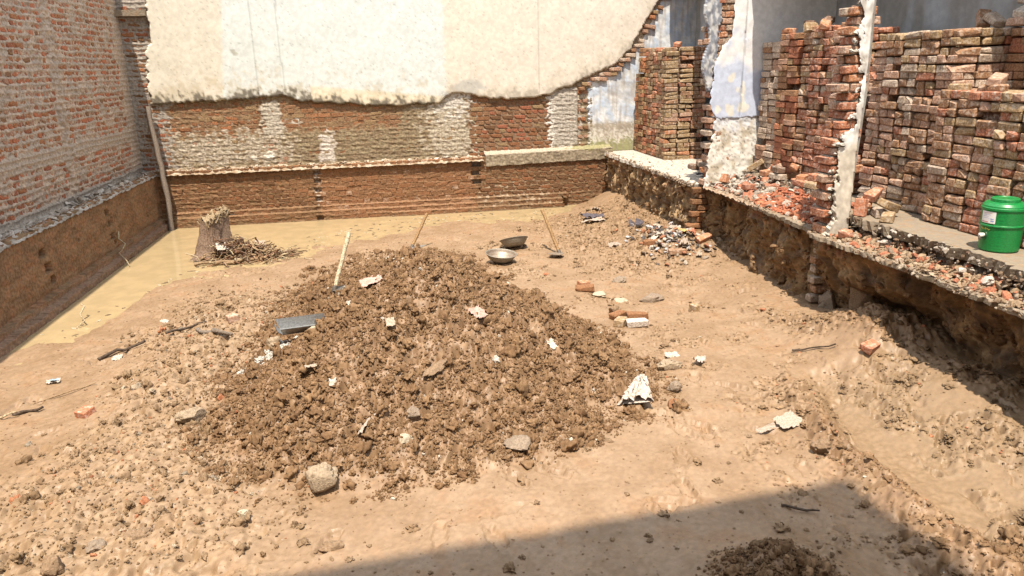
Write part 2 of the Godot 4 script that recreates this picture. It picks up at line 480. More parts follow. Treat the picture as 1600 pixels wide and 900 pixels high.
# list: [transform, shape name, tone]; the 300 nearest become bricks of their own
func put_bricks(par: Node3D, list: Array, called := "brick") -> void:
	var base := par.position
	list.sort_custom(func(a, b): return (a[0].origin + base).distance_squared_to(CAM) < (b[0].origin + base).distance_squared_to(CAM))
	var rest := {}
	for i in list.size():
		var q: Array = list[i]
		if i < 300: part(par, called, BR[q[1]], M["b_" + q[2]], q[0])
		else:
			var k: String = q[1].left(1)
			if not rest.has(k): rest[k] = []
			rest[k].append(q)
	if list.size() <= 300: return
	var big := ""
	for k in rest:
		if big == "" or rest[k].size() > rest[big].size(): big = k
	var xfs := []
	var cols := []
	for k in rest:
		for q in rest[k]:
			var xf: Transform3D = q[0]
			if k != big:
				var from: Vector3 = BR[k + "0"].get_aabb().size
				var to: Vector3 = BR[big + "0"].get_aabb().size
				xf.basis = xf.basis * Basis.from_scale(from / to)
			xfs.append(xf)
			cols.append(M["b_" + q[2]].get_meta("lin"))
	multi(par, "far_bricks", BR[big + "2"], M.brick_any, xfs, cols)

func pick(w: Dictionary) -> String:
	var s := 0.0
	for k in w: s += w[k]
	var t := rng.randf() * s
	for k in w:
		t -= w[k]
		if t <= 0: return k
	return w.keys()[0]

# courses of brick on a wall face. tone(u, v) -> weights, or {} for no brick there
func courses(u0: float, u1: float, v0: float, v1: float, frame: Transform3D, tone: Callable, ch := 0.085, jut := 0.004) -> Array:
	var out := []
	var row := 0
	var v := v0 + ch / 2
	while v < v1:
		var headers := (row % 2 == 1)
		var step := 0.118 if headers else 0.236
		var u := u0 - rng.randf() * step
		if row % 2 == 0: u = u0 - (0.0 if (row / 2) % 2 == 0 else 0.118)
		while u < u1:
			var uc := u + step / 2
			var wv := v + 0.006 * ns.get_noise_2d(uc * 0.8, row * 0.37)
			var w: Dictionary = tone.call(uc, wv)
			if w.size() and uc - step * 0.3 > u0 and uc + step * 0.3 < u1:
				var b := Basis.from_euler(Vector3(rng.randfn() * 0.015, rng.randfn() * 0.015, rng.randfn() * 0.012)) * Basis.from_scale(Vector3(rng.randf_range(0.95, 1.0), rng.randf_range(0.93, 1.03), 1))
				var loc := Transform3D(b, Vector3(uc, wv, -0.05 + rng.randfn() * jut))
				out.append([frame * loc, ("v%d" if headers else "w%d") % (rng.randi() % 6), pick(w)])
			u += step
		v += ch
		row += 1
	return out

# how far mortar stands proud at (u, v): a bulge along every bed joint, rough all over
func bed(u: float, v: float, v0: float, ch: float, bulge: float) -> float:
	var t := fposmod(v - v0 + 0.010 * ns.get_noise_2d(u * 1.7, v * 2.0), ch)
	var d := minf(t, ch - t)
	return bulge * exp(-d * d / 0.0003)

# ---------- the ground of the pit ----------
func mound_depth(x: float, z: float) -> float:    # metres inside the foot of the heap
	if mound_grid.is_empty():
		mound_grid.resize(100 * 150)
		for b in 150:
			for a in 100:
				var p := Vector2(-2.3 + a * 0.05, -11.5 + b * 0.05)
				var best := 9e9
				var ins := false
				for i in MOUND.size():
					var e: Vector2 = MOUND[i]
					var f: Vector2 = MOUND[(i + 1) % MOUND.size()]
					best = minf(best, p.distance_to(Geometry2D.get_closest_point_to_segment(p, e, f)))
					if (e.y > p.y) != (f.y > p.y) and p.x < e.x + (p.y - e.y) / (f.y - e.y) * (f.x - e.x): ins = not ins
				mound_grid[b * 100 + a] = best if ins else -best
	var fx := (x + 2.3) / 0.05
	var fz := (z + 11.5) / 0.05
	if fx < 0 or fz < 0 or fx >= 98 or fz >= 148: return -1.0
	var i := int(fx)
	var j := int(fz)
	fx -= i
	fz -= j
	var k := j * 100 + i
	return lerpf(lerpf(mound_grid[k], mound_grid[k + 1], fx), lerpf(mound_grid[k + 100], mound_grid[k + 101], fx), fz)

func apron(x: float, z: float) -> float:
	return sst(-2.9, -2.2, x + 0.5 * nf.get_noise_2d(x, z)) * sst(-10.2, -8.6, z) * (1.0 - sst(-1.3, -0.4, x))

func right_trench(x: float, z: float) -> float:
	var px := 2.95 + 0.25 * clampf((z + 4.4) / -0.9, 0.0, 1.5)
	return sst(px, px + 0.3, x) * sst(-5.8, -5.1, z + 0.3 * nf.get_noise_2d(x * 2.0, z * 2.0))

# how lumpy the ground is, 0 smooth mud to 1 fresh spoil
func lumpy(x: float, z: float) -> float:
	var m := mound_depth(x, z)
	var w := 0.5 * nf.get_noise_2d(x * 1.3, z * 1.3)
	var r := sst(-0.12, 0.12, m + w * 0.4)
	if x < 0.2: r = maxf(r, 0.62 * apron(x, z) * sst(-0.5, 0.1, w + 0.15))
	if x > 2.2:
		r = maxf(r, 0.7 * sst(2.2, 2.9, x + w) * sst(-13.4, -12.6, z) * (1.0 - sst(-9.4, -8.8, z + w)))
		r = maxf(r, 0.9 * right_trench(x, z) * sst(-0.15, 0.1, w))
		r = maxf(r, sst(0.05, 0.12, cave_heap(x, z)))
		r = maxf(r, 0.85 * sst(3.5, 4.1, x + 0.4 * w) * sst(-7.6, -6.6, z + w) * sst(-0.12, 0.12, w + 0.06))
		r = maxf(r, 0.9 * (1.0 - sst(0.12, 0.34, absf(x - ridge_x(z) + 0.5 * w))) * sst(-5.6, -5.2, z))
	r = maxf(r, 0.95 * sst(0.04, 0.1, dark_heaps(x, z)))
	r = maxf(r, 0.55 * sst(1.1, 1.6, absf(x + 0.1) * 0.0 + nf.get_noise_2d(x * 0.5 + 9.0, z * 0.5) * 4.0) * sst(-12.0, -11.0, z) * (1.0 - sst(-9.5, -8.5, z)))
	r = maxf(r, 0.6 * (1.0 - sst(-1.6, -0.9, x + w)) * sst(-4.5, -4.2, z))
	r = maxf(r, 0.5 * sst(0.05, 0.25, w) * sst(1.6, 2.2, x))
	return clampf(r, 0.0, 1.0)

func ridge_x(z: float) -> float:
	return 2.95 + 0.25 * clampf((z + 4.4) / -0.9, 0.0, 1.5)

func cave_heap(x: float, z: float) -> float:
	return 0.16 * exp(-pow((x - 4.35) / 0.36, 2) - pow((z + 5.9) / 0.55, 2)) + 0.10 * exp(-pow((x - 4.4) / 0.35, 2) - pow((z + 4.8) / 0.45, 2))

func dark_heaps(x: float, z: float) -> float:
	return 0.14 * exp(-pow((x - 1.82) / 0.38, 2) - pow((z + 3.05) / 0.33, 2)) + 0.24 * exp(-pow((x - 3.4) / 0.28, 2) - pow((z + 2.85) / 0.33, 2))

func ground_base(x: float, z: float) -> float:
	var d := z - along(SHORE, x) - 0.22 - 0.35 * sst(-2.6, -1.8, x) + 0.35 * nf.get_noise_2d(x * 1.1, z * 1.1)
	var h := clampf(d * 0.06, -0.12, 0.05)
	var m := mound_depth(x, z)
	h += lerpf(0.25, 0.93, sst(-10.2, -7.0, z)) * lerpf(sst(-0.15, 1.6, m), clampf((m + 0.1) / 1.6, 0.0, 1.1), 0.65)
	h += 0.10 * sst(-2.9, -1.9, x) * sst(-9.8, -8.2, z) * (1.0 - sst(-4.6, -3.6, z)) * (1.0 - sst(-1.6, -0.6, x))
	if x > 1.0:
		h += cave_heap(x, z)
		h += 0.22 * sst(2.4, 4.3, x) * sst(-14.5, -12.5, z) * (1.0 - sst(-10.2, -9.0, z))
		h += 0.25 * sst(3.6, 4.4, x) * sst(-15.2, -14.4, z) * (1.0 - sst(-14.0, -12.5, z))
		h += 0.13 * sst(3.3, 4.3, x) * sst(-10.6, -9.6, z) + 0.11 * sst(3.3, 4.35, x) * sst(-6.9, -5.9, z)
		h += 0.10 * exp(-pow((x - ridge_x(z)) / 0.15, 2)) * sst(-5.6, -5.0, z)
		h -= 0.10 * right_trench(x, z)
		h += dark_heaps(x, z)
	h += 0.95 * sst(-2.6, -1.7, z)
	return h

var prints := {}
func print_depth(x: float, z: float) -> float:     # footprints trodden into the wet mud
	if prints.is_empty():
		var r := RandomNumberGenerator.new()
		r.seed = 91
		prints[Vector2i(999, 999)] = []
		for k in 260:
			var p := Vector2(r.randf_range(-3.6, 4.0), r.randf_range(-12.0, -3.0))
			if mound_depth(p.x, p.y) > -0.15: continue
			var q := [p, r.randf() * TAU, r.randf_range(0.010, 0.026)]
			for a in [-1, 0, 1]:
				for b in [-1, 0, 1]:
					var key := Vector2i(int(floor(p.x / 0.4)) + a, int(floor(p.y / 0.4)) + b)
					if not prints.has(key): prints[key] = []
					prints[key].append(q)
	var h := 0.0
	for q in prints.get(Vector2i(int(floor(x / 0.4)), int(floor(z / 0.4))), []):
		var d: Vector2 = (Vector2(x, z) - q[0]).rotated(q[1])
		var e := sqrt(pow(d.x / 0.13, 2) + pow(d.y / (0.052 - 0.06 * d.x), 2)) + 0.25 * ns.get_noise_2d(x * 14.0, z * 14.0)
		h += q[2] * (0.5 * exp(-pow((e - 1.25) / 0.22, 2)) - (1.0 - sst(0.75, 1.1, e)))
	return h

func cells(x: float, z: float) -> float:
	var d := nc.get_noise_2d(x, z) + 1.0
	return 1.0 - clampf(d * d * 1.3, 0.0, 1.4)

func ground_at(x: float, z: float) -> float:
	var h := ground_base(x, z)
	var r := lumpy(x, z)
	if h < -0.03: r *= 0.1
	var wx := x + 0.03 * ns.get_noise_2d(x * 9.0, z * 9.0)
	h += 0.016 * (1.0 - r) * nf.get_noise_2d(x * 1.5, z * 1.5) + 0.004 * nf.get_noise_2d(x * 7.0, z * 7.0)
	if r < 0.5 and h > -0.03:
		h -= 0.007 * (1.0 - 2.0 * r) * (1.0 - sst(0.0, 0.035, absf(nf.get_noise_2d(x * 1.7 + 90.0, z * 2.3)))) * sst(0.0, 0.2, ns.get_noise_2d(x * 0.8, z * 0.8 + 50.0))
		h += (1.0 - 2.0 * r) * print_depth(x, z)
	if r > 0.02:
		var k := (1.0 if x < 2.3 else 0.45) * 0.35 + (1.1 if x < 2.3 else 0.5) * sst(-0.25, 0.35, ns.get_noise_2d(x * 1.9 + 70.0, z * 1.9))
		h += r * (0.034 * k * (cells(wx * 8.0, z * 8.0) - 0.4) + 0.019 * (cells(x * 19.0 + 5.0, wx * 2.0 + z * 19.0) - 0.4) + 0.011 * (cells(x * 38.0, z * 38.0) - 0.4) + 0.006 * nf.get_noise_2d(x * 45.0, z * 45.0) + 0.012 * nf.get_noise_2d(x * 11.0, z * 11.0) + 0.05 * nf.get_noise_2d(x * 2.6, z * 2.6) - 0.06 * sst(0.45, 0.8, ns.get_noise_2d(x * 5.5, z * 5.5 + 30.0)))
	return h

func ground_colour(x: float, z: float, r: float, h: float) -> Color:
	var m := mound_depth(x, z)
	var n1 := nf.get_noise_2d(x * 1.2 + 40.0, z * 1.2)
	var n2 := nf.get_noise_2d(x * 4.0, z * 4.0 + 11.0)
	var n3 := nf.get_noise_2d(x * 16.0, z * 16.0)
	var mud := c3(0.218, 0.140, 0.081).lerp(c3(0.268, 0.182, 0.114), clampf(0.5 + n1 * 1.1 + n2 * 0.15, 0, 1))
	mud = mud.lerp(c3(0.22, 0.125, 0.063), clampf(n1 * 1.0 + n2 * 0.5 - 0.15, 0, 0.6))
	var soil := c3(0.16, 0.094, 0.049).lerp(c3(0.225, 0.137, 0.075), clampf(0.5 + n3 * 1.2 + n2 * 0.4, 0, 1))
	var pale := c3(0.20, 0.128, 0.07).lerp(c3(0.29, 0.20, 0.12), clampf(0.5 + n3 * 1.3 + n2, 0, 1))
	var c := mud.lerp(pale, 0.8 * r)
	c = c.lerp(soil, sst(-0.2, 0.15, m + 0.15 * n2) * sst(-11.8, -9.0, z + 0.6 * n1))
	if x > 2.0:
		c = c.lerp(soil, 0.55 * r * sst(2.0, 2.5, x))
		c = c.lerp(c3(0.215, 0.145, 0.085), right_trench(x, z) * 0.75)
		c = c.lerp(soil, sst(0.05, 0.12, cave_heap(x, z)) * 0.7)
	if x > 2.3: c = c.lerp(soil, 0.8 * (1.0 - sst(0.08, 0.3, absf(x - ridge_x(z) + 0.2 * n1))) * sst(-5.0, -4.4, z))
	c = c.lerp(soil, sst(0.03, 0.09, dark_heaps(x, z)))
	return c * (1.0 + 0.12 * n3)

func build_ground() -> void:
	var zs := PackedFloat32Array()
	var z := -14.75
	while z < -1.5:
		zs.append(z)
		z += clampf(-z * 0.0030, 0.010, 0.04)
	var nx := 860
	var x0 := -4.25
	var x1 := 5.45
	var v := PackedVector3Array()
	var c := PackedColorArray()
	for zz in zs:
		for a in nx + 1:
			var x := lerpf(x0, x1, float(a) / nx)
			var h := ground_at(x, zz)
			v.append(Vector3(x, h, zz))
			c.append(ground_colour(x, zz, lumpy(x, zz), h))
	var idx := PackedInt32Array()
	idx.resize((zs.size() - 1) * nx * 6)
	var k := 0
	for b in zs.size() - 1:
		for a in nx:
			var p := b * (nx + 1) + a
			var q := p + nx + 1
			idx[k] = p
			idx[k + 1] = p + 1
			idx[k + 2] = q
			idx[k + 3] = p + 1
			idx[k + 4] = q + 1
			idx[k + 5] = q
			k += 6
	var g := part(self, "ground", amesh(v, idx, smooth_normals(v, idx), c), M.ground)
	tag(g, "wet brown mud floor of the excavated pit", "ground", "", "structure")
	# land all round, with a hole for the pit
	var o := 160.0
	var hx0 := -4.3
	var hx1 := 4.8
	var hz0 := -14.85
	var hz1 := -1.55
	var st := SurfaceTool.new()
	st.begin(Mesh.PRIMITIVE_TRIANGLES)
	var xs := [-o, hx0, hx1, o]
	var zz2 := [-o, hz0, hz1, o]
	for b in 3:
		for a in 3:
			if a == 1 and b == 1: continue
			for q in [[0, 0], [1, 0], [0, 1], [1, 0], [1, 1], [0, 1]]:
				st.set_normal(Vector3.UP)
				st.set_color(c3(0.30, 0.22, 0.14))
				st.add_vertex(Vector3(xs[a + q[0]], 0.9, zz2[b + q[1]]))
	tag(part(self, "ground", st.commit(), M.ground), "bare earth around the pit", "ground", "", "structure")
	var w := sheet(-4.2, 4.2, 0.35, 7.6, 14.6, 0.35, func(u, vv): return Vector3(u, 0.0, -vv))
	tag(part(self, "water", w, M.water), "shallow muddy tan water standing along the left and back walls", "water", "", "structure")

func scatter_clods() -> void:
	var shapes := []
	for k in 4: shapes.append(rock_mesh(2, 0.7, 100 + k, 0.0))
	for k in 4: shapes.append(rock_mesh(2, 0.5, 120 + k, 0.35))
	var sets := [
		["soil_clods", "crumbling brown clods covering the spoil heap", 90000, Rect2(-2.1, -11.2, 4.6, 6.9), "mound"],
		["gravel", "pale gravelly lumps on the left slope of the spoil heap", 6500, Rect2(-3.1, -10.4, 3.0, 6.5), "apron"],
		["soil_clods", "lumps of trodden earth on the right and far side of the pit floor", 13000, Rect2(0.8, -13.6, 4.2, 10.9), "right"],
		["soil_clods", "lumps of mud at the near left of the pit floor", 900, Rect2(-3.4, -5.2, 4.4, 2.3), "near"],
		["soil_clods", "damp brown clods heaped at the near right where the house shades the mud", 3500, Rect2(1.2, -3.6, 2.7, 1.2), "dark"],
		["pebbles", "small pebbles and crumbs scattered over the smooth mud", 9000, Rect2(-3.8, -12.5, 8.4, 9.4), "mud"],
	]
	for s in sets:
		var per := {}
		var rect: Rect2 = s[3]
		var made := 0
		var tries := 0
		while made < s[2] and tries < s[2] * 12:
			tries += 1
			var x := rect.position.x + rng.randf() * rect.size.x
			var z := rect.position.y + rng.randf() * rect.size.y
			var m := mound_depth(x, z)
			var w := 0.0
			match s[4]:
				"mound": w = (0.6 + 0.4 * sst(-0.35, 0.1, ns.get_noise_2d(x * 1.7 + 20.0, z * 1.7))) * sst(-0.3, 0.15, m + 0.3 * nf.get_noise_2d(x * 1.5, z * 1.5)) * (0.35 + 0.65 * sst(-10.8, -9.0, z))
				"apron": w = apron(x, z) * (1.0 - sst(-0.1, 0.3, m)) * (0.25 + lumpy(x, z))
				"right": w = 0.0 if m > -0.1 else pow(lumpy(x, z), 1.3)
				"near": w = (1.0 - sst(-1.8, -0.2, x + nf.get_noise_2d(x * 2.0, z * 2.0))) if m < 0.0 else 0.0
				"dark": w = sst(0.03, 0.12, dark_heaps(x, z))
				"mud": w = 0.6 if m < -0.1 else 0.0
			if rng.randf() > w: continue
			var h := ground_at(x, z)
			if h < 0.005: continue
			made += 1
			var r := clampf(0.0048 * pow(1.0 - rng.randf(), -0.42), 0.004, 0.042)
			if s[4] == "mud": r *= 0.75 if rng.randf() < 0.25 else 0.4
			if s[4] == "right" or s[4] == "near": r *= 0.9
			if s[4] == "mound": r *= 0.8 if rng.randf() > 0.035 * sst(-0.2, 0.3, ns.get_noise_2d(x * 1.3, z * 1.3 + 9.0) + 0.25 * x) + 0.004 else clampf(rng.randf_range(1.6, 3.0), 0.0, 0.062 / r)
			if s[4] == "apron": r *= 0.85
			var b := Basis.from_euler(Vector3(rng.randf() * TAU, rng.randf() * TAU, rng.randf() * TAU)) * Basis.from_scale(Vector3(r * rng.randf_range(0.8, 1.3), r * rng.randf_range(0.6, 1.0) * (0.5 if s[4] in ["mud", "right"] else 1.0), r * rng.randf_range(0.8, 1.3)))
			if s[4] in ["mud", "right"]: b = Basis(Vector3.UP, rng.randf() * TAU) * Basis.from_scale(Vector3(r * 1.2, r * rng.randf_range(0.3, 0.7), r))
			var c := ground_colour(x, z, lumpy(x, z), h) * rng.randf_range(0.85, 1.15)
			if s[4] == "mound": c = c3(0.17, 0.098, 0.051).lerp(c3(0.242, 0.148, 0.08), rng.randf()) * rng.randf_range(0.9, 1.12)
			var odd := rng.randf()
			if s[4] in ["apron", "near"]:
				if odd < 0.03: c = c3(0.40, 0.17, 0.09)
				elif odd < 0.06: c = c3(0.40, 0.32, 0.235)
				elif odd < 0.09: c = c3(0.26, 0.215, 0.165)
			elif odd < 0.005 and s[4] != "dark": c = c3(0.5, 0.45, 0.38)
			elif odd < 0.03 and s[4] == "right": c = c3(0.42, 0.17, 0.09)
			var i := rng.randi() % shapes.size()
			if not per.has(i): per[i] = [[], []]
			per[i][0].append(Transform3D(b, Vector3(x, h + r * 0.15, z)))
			per[i][1].append(c)
		var o := thing(s[0], s[1], "soil" if s[0] == "soil_clods" else s[0])
		o.set_meta("kind", "stuff")
		for i in per: multi(o, "clods", shapes[i], M.clod, per[i][0], per[i][1])

# ---------- walls ----------
func frame(org: Vector3, ud: Vector3) -> Transform3D:
	return Transform3D(Basis(ud, Vector3.UP, ud.cross(Vector3.UP)), org)

func box_part(par: Node3D, called: String, lo: Vector3, hi: Vector3, m: Material) -> MeshInstance3D:
	var b := BoxMesh.new()
	b.size = hi - lo
	return part(par, called, b, m, Transform3D(Basis.IDENTITY, (lo + hi) / 2))

func back_upper_colour(x: float, y: float) -> Color:
	var n := nf.get_noise_2d(x * 3.0, y * 6.0)
	var n2 := nf.get_noise_2d(x * 14.0, y * 22.0)
	var c := c3(0.28, 0.22, 0.14).lerp(c3(0.22, 0.16, 0.10), clampf(0.5 + n * 1.2, 0, 1))
	c = c.lerp(c3(0.235, 0.15, 0.088), boxm(x, y, -3.9, 0.3, 1.62, 2.2, 0.08))
	c = c.lerp(c3(0.235, 0.155, 0.10), boxm(x, y, 1.6, 3.2, 1.0, 2.2, 0.04))
	c = c.lerp(c3(0.50, 0.44, 0.36), (0.55 + 0.5 * n2) * boxm(x, y, -3.95, -1.75, 1.08, 1.63, 0.12, 0.4))
	c = c.lerp(c3(0.43, 0.38, 0.31), boxm(x, y, -2.2, -1.85, 1.55, 2.15, 0.03, 0.08))
	c = c.lerp(c3(0.62, 0.58, 0.5), blob(x, y, -2.15, 1.2, 0.1, 0.075))
	c = c.lerp(c3(0.58, 0.54, 0.46), blob(x, y, -2.43, 1.17, 0.06, 0.05))
	c = c.lerp(c3(0.60, 0.54, 0.48), 0.8 * blob(x, y, -1.1, 1.3, 0.16, 0.3, 0.7))
	c = c.lerp(c3(0.58, 0.54, 0.47), 0.7 * blob(x, y, -1.65, 1.78, 0.14, 0.08, 0.7))
	c = c.lerp(c3(0.47, 0.41, 0.32), 0.8 * boxm(x, y, 0.78, 1.62, 1.0, 2.3, 0.1, 0.45))
	c = c.lerp(c3(0.55, 0.51, 0.46), 0.8 * boxm(x, y, 1.0, 1.65, 1.85, 2.35, 0.08, 0.4))
	c = c.lerp(c3(0.42, 0.375, 0.32), boxm(x, y, 3.15, 3.78, 1.1, 2.25, 0.03, 0.12))
	c = c.lerp(c3(0.68, 0.64, 0.58), 0.7 * boxm(x, y, 3.1, 3.22, 1.1, 2.1, 0.02, 0.12))
	c = c.lerp(c3(0.33, 0.29, 0.25), sst(3.8, 3.85, -x - 0.2 * n))   # the bare strip at the left corner
	return c * (1.0 + 0.22 * n2)

func back_upper_cover(x: float, y: float) -> float:   # metres that mortar stands over the brick faces
	var h := 0.009
	h = lerpf(h, -0.005, boxm(x, y, -3.9, 0.3, 1.62, 2.2, 0.1))
	h = lerpf(h, -0.012, boxm(x, y, 1.62, 3.15, 1.0, 2.2, 0.05))
	h = lerpf(h, 0.004, boxm(x, y, -3.95, -1.75, 1.0, 1.63, 0.05))
	h = lerpf(h, 0.012, boxm(x, y, -2.2, -1.85, 1.5, 2.15, 0.03))
	h = lerpf(h, 0.011, boxm(x, y, 0.8, 1.6, 1.0, 2.3, 0.06))
	h = lerpf(h, 0.013, boxm(x, y, 3.15, 3.75, 1.1, 2.25, 0.03))
	h = lerpf(h, -0.004, sst(3.85, 3.9, -x))
	h += 0.012 * blob(x, y, -2.15, 1.2, 0.1, 0.075) + 0.01 * blob(x, y, -2.43, 1.17, 0.06, 0.05)
	return h

func build_back_wall() -> void:
	var fr := frame(Vector3(0, 0, -14.65), Vector3.RIGHT)
	var w := thing("back_wall", "tall cream plastered wall across the back, its foot stripped to bare brick", "wall", Vector3.ZERO)
	box_part(w, "wall_core", Vector3(-4.9, 0.5, -15.0), Vector3(9.0, 5.6, -14.72), M.core)
	var mort := sheet(-4.42, 4.0, 0.02, 0.98, 2.34, 0.0105, func(u: float, v: float) -> Vector3:
		var o := back_upper_cover(u, v) + bed(u, v, 1.0, 0.085, 0.005) - 0.001
		o += 0.008 * nf.get_noise_2d(u * 7.0, v * 12.0) + 0.004 * nf.get_noise_2d(u * 34.0, v * 40.0)
		if u > 3.72 and u < 3.95: o -= 0.03
		return Vector3(u, v, -14.65 + o), back_upper_colour)
	part(w, "mortar", mort, M.mortar)
	var mort2 := sheet(-4.42, -3.8, 0.02, 2.3, 4.1, 0.0105, func(u: float, v: float) -> Vector3:
		return Vector3(u, v, -14.65 - 0.006 + bed(u, v, 1.0, 0.085, 0.01) + 0.007 * nf.get_noise_2d(u * 9.0, v * 14.0)), back_upper_colour)
	part(w, "mortar", mort2, M.mortar)
	var list := courses(-4.4, 3.95, 1.0, 2.3, fr, func(u: float, v: float) -> Dictionary:
		if v > along(CREAM, u) + 0.03 and u > -4.0: return {}
		if u > 3.74: return {} if int(floor(v / 0.085)) % 2 == 0 else {"m_orange": 1, "m_pink": 2, "m_brown": 1}
		if u > 1.6 and u < 3.2: return {"m_brown": 3, "m_red": 2, "wet_dark": 1, "m_olive": 1.2, "wet_orange": 2}
		if u < -3.85: return {"m_brown": 2, "m_pink": 1, "wet_dark": 1, "m_red": 1}
		if v > 1.62: return {"wet_orange": 3, "m_orange": 2, "m_brown": 2, "m_olive": 1.5}
		if u < -1.7: return {"m_pink": 3, "m_raw": 0.7, "m_white": 1.5, "m_olive": 2}
		return {"m_olive": 5, "m_brown": 1.5, "wet_orange": 0.6})
	list.append_array(courses(-4.4, -3.86, 2.3, 3.95, fr, func(u: float, v: float) -> Dictionary:
		return {} if u > -4.08 + 0.12 * sst(2.2, 3.6, v) + 0.05 * ns.get_noise_2d(1.0, v * 5.0) else {"m_brown": 2, "m_pink": 1, "wet_dark": 1, "m_red": 2, "m_orange": 1}))
	# the broken edge between the two coats, a rim of brick ends
	var rim := 0
	for k in 26:
		var t := k / 25.0
		var x := lerpf(3.78, 5.5, t)
		var lo := along(CREAM, x) if k % 2 == 0 else along(RIM, x)
		var y := (along(CREAM, x) + along(RIM, x)) / 2.0 + rng.randf_range(-0.03, 0.02) - 0.04
		rim += 1
		list.append([Transform3D(Basis.from_euler(Vector3(0, rng.randf_range(-0.2, 0.2), rng.randf_range(-0.15, 0.15))), Vector3(x + rng.randf_range(-0.02, 0.05), round(y / 0.085) * 0.085, -14.655 + rng.randf_range(0, 0.03))), ("w%d" if rng.randf() < 0.3 else "v%d") % (k % 6), pick({"pink": 2, "brown": 1.5, "orange": 1, "pale": 2, "olive": 1})])
	put_bricks(w, list)
	# cream coat
	var cream := sheet(-4.25, 6.4, 0.022, 1.95, 5.5, 0.022, func(u: float, v: float) -> Vector3:
		var sl := cream_gap(u, v)
		var e := minf(sl.x, sl.y)
		var o := 0.06 + 0.004 * nf.get_noise_2d(u * 1.2, v * 1.2) + 0.0005 * nf.get_noise_2d(u * 12.0, v * 12.0)
		for g in [-2.2, -1.75, 1.17, 2.95]:
			var lx: float = g + 0.005 * ns.get_noise_2d(v * 1.5, g)
			if absf(u - lx) < 0.011 and g != 1.17: o -= 0.006
		if e < 0.03: o -= 0.012 * (1.0 - sst(0.0, 0.03, e))
		if e <= 0.0: return Vector3(u - minf(0.0, sl.x), v - minf(0.0, sl.y), -14.69)
		return Vector3(u, v, -14.65 + o), cream_colour, func(u: float, v: float) -> bool: return cream_in(u, v) > 0.0)
	part(w, "cream_plaster", cream, M.plaster)
	var blue := sheet(3.85, 6.1, 0.022, 1.0, 4.2, 0.022, func(u: float, v: float) -> Vector3:
		var o := 0.012 + 0.006 * nf.get_noise_2d(u * 3.0, v * 3.0) + 0.003 * nf.get_noise_2d(u * 14.0, v * 14.0)
		if rim_in(u, v) <= 0.0: return Vector3(u, v + minf(0.0, rim_in(u, v)), -14.67)
		return Vector3(u, v, -14.65 + o), blue_colour, func(u: float, v: float) -> bool: return rim_in(u, v) > 0.0)
	part(w, "blue_white_plaster", blue, M.plaster)
	# broken rubble fill in the rim
	var fill := sheet(3.7, 6.0, 0.025, 2.0, 4.4, 0.025, func(u: float, v: float) -> Vector3:
		return Vector3(u, v, -14.66 + 0.03 * nf.get_noise_2d(u * 9.0, v * 9.0)), func(u: float, v: float) -> Color: return c3(0.42, 0.36, 0.28) * (1.0 + 0.4 * nf.get_noise_2d(u * 12.0, v * 12.0)),
		func(u: float, v: float) -> bool: return cream_in(u, v) < 0.06 and rim_in(u, v) < 0.06)
	part(w, "rubble_fill", fill, M.mortar)
	box_part(w, "lintel_stub", Vector3(-4.42, 3.66, -14.66), Vector3(-3.9, 3.76, -14.5), M.concrete)

func cream_in(u: float, v: float) -> float:
	var g := cream_gap(u, v)
	return minf(g.x, g.y)

func cream_gap(u: float, v: float) -> Vector2:
	var e := v - along(CREAM, u) + 0.03 * nf.get_noise_2d(u * 3.0, v * 3.0) + 0.012 * nf.get_noise_2d(u * 17.0, v * 17.0)
	var left := u - (-4.08 + 0.13 * sst(2.3, 3.7, v)) + 0.05 * nf.get_noise_2d(3.0, v * 5.0) - 0.08 * sst(3.1, 3.15, v) * 0.6
	return Vector2(left, e * (0.75 if u > 3.3 else 1.0))

func rim_in(u: float, v: float) -> float:
	return minf(along(RIM, u) - v + 0.05 * nf.get_noise_2d(u * 5.0 + 9.0, v * 5.0), u - 3.93 - 0.03 * nf.get_noise_2d(2.0, v * 9.0))

func cream_colour(x: float, y: float) -> Color:
	var n := nf.get_noise_2d(x * 2.2, y * 2.2)
	var n2 := nf.get_noise_2d(x * 9.0, y * 7.0)
	var c := c3(0.66, 0.61, 0.515)
	var white := c3(0.64, 0.665, 0.64)
	var edge := -2.82 + 0.1 * (y - 2.2)
	c = c.lerp(white, sst(edge - 0.03, edge + 0.03, x + 0.02 * n2))
	c = c.lerp(c3(0.69, 0.62, 0.53), sst(1.14, 1.2, x + 0.06 * n2 + 0.04 * n))
	var sl := 2.42 - 0.11 * (x + 1.3)
	if x > -1.3 and x < 1.15: c = c.lerp(c3(0.72, 0.64, 0.50), 1.0 - sst(sl - 0.03, sl + 0.03, y))
	c *= 0.85 + 0.04 * n
	# mould and stains along the broken lower edge
	var top := along(CREAM, x)
	var d := y - top
	var amount := 0.9 if x < 1.0 else 0.35
	var st := amount * (1.0 - sst(0.02, 0.15, d + 0.14 * n2 + 0.12 * n))
	c = c.lerp(c3(0.44, 0.37, 0.25), amount * 0.6 * (1.0 - sst(0.05, 0.42, d + 0.25 * n2 + 0.35 * n)))
	c = c.lerp(c3(0.12, 0.103, 0.08), st)
	c = c.lerp(c3(0.42, 0.40, 0.36), blob(x, y, 1.62, 2.33, 0.3, 0.13))
	c = c.lerp(c3(0.30, 0.28, 0.22), 0.7 * blob(x, y, -2.55, 3.02, 0.06, 0.05, 0.8))
	if nf.get_noise_2d(x * 9.0 + 3.0, y * 16.0) > 0.66: c *= 0.72
	for g in [-2.2, -1.75, 2.95]:
		if absf(x - (g + 0.005 * ns.get_noise_2d(y * 1.5, g))) < 0.012: c *= 0.78
	return c

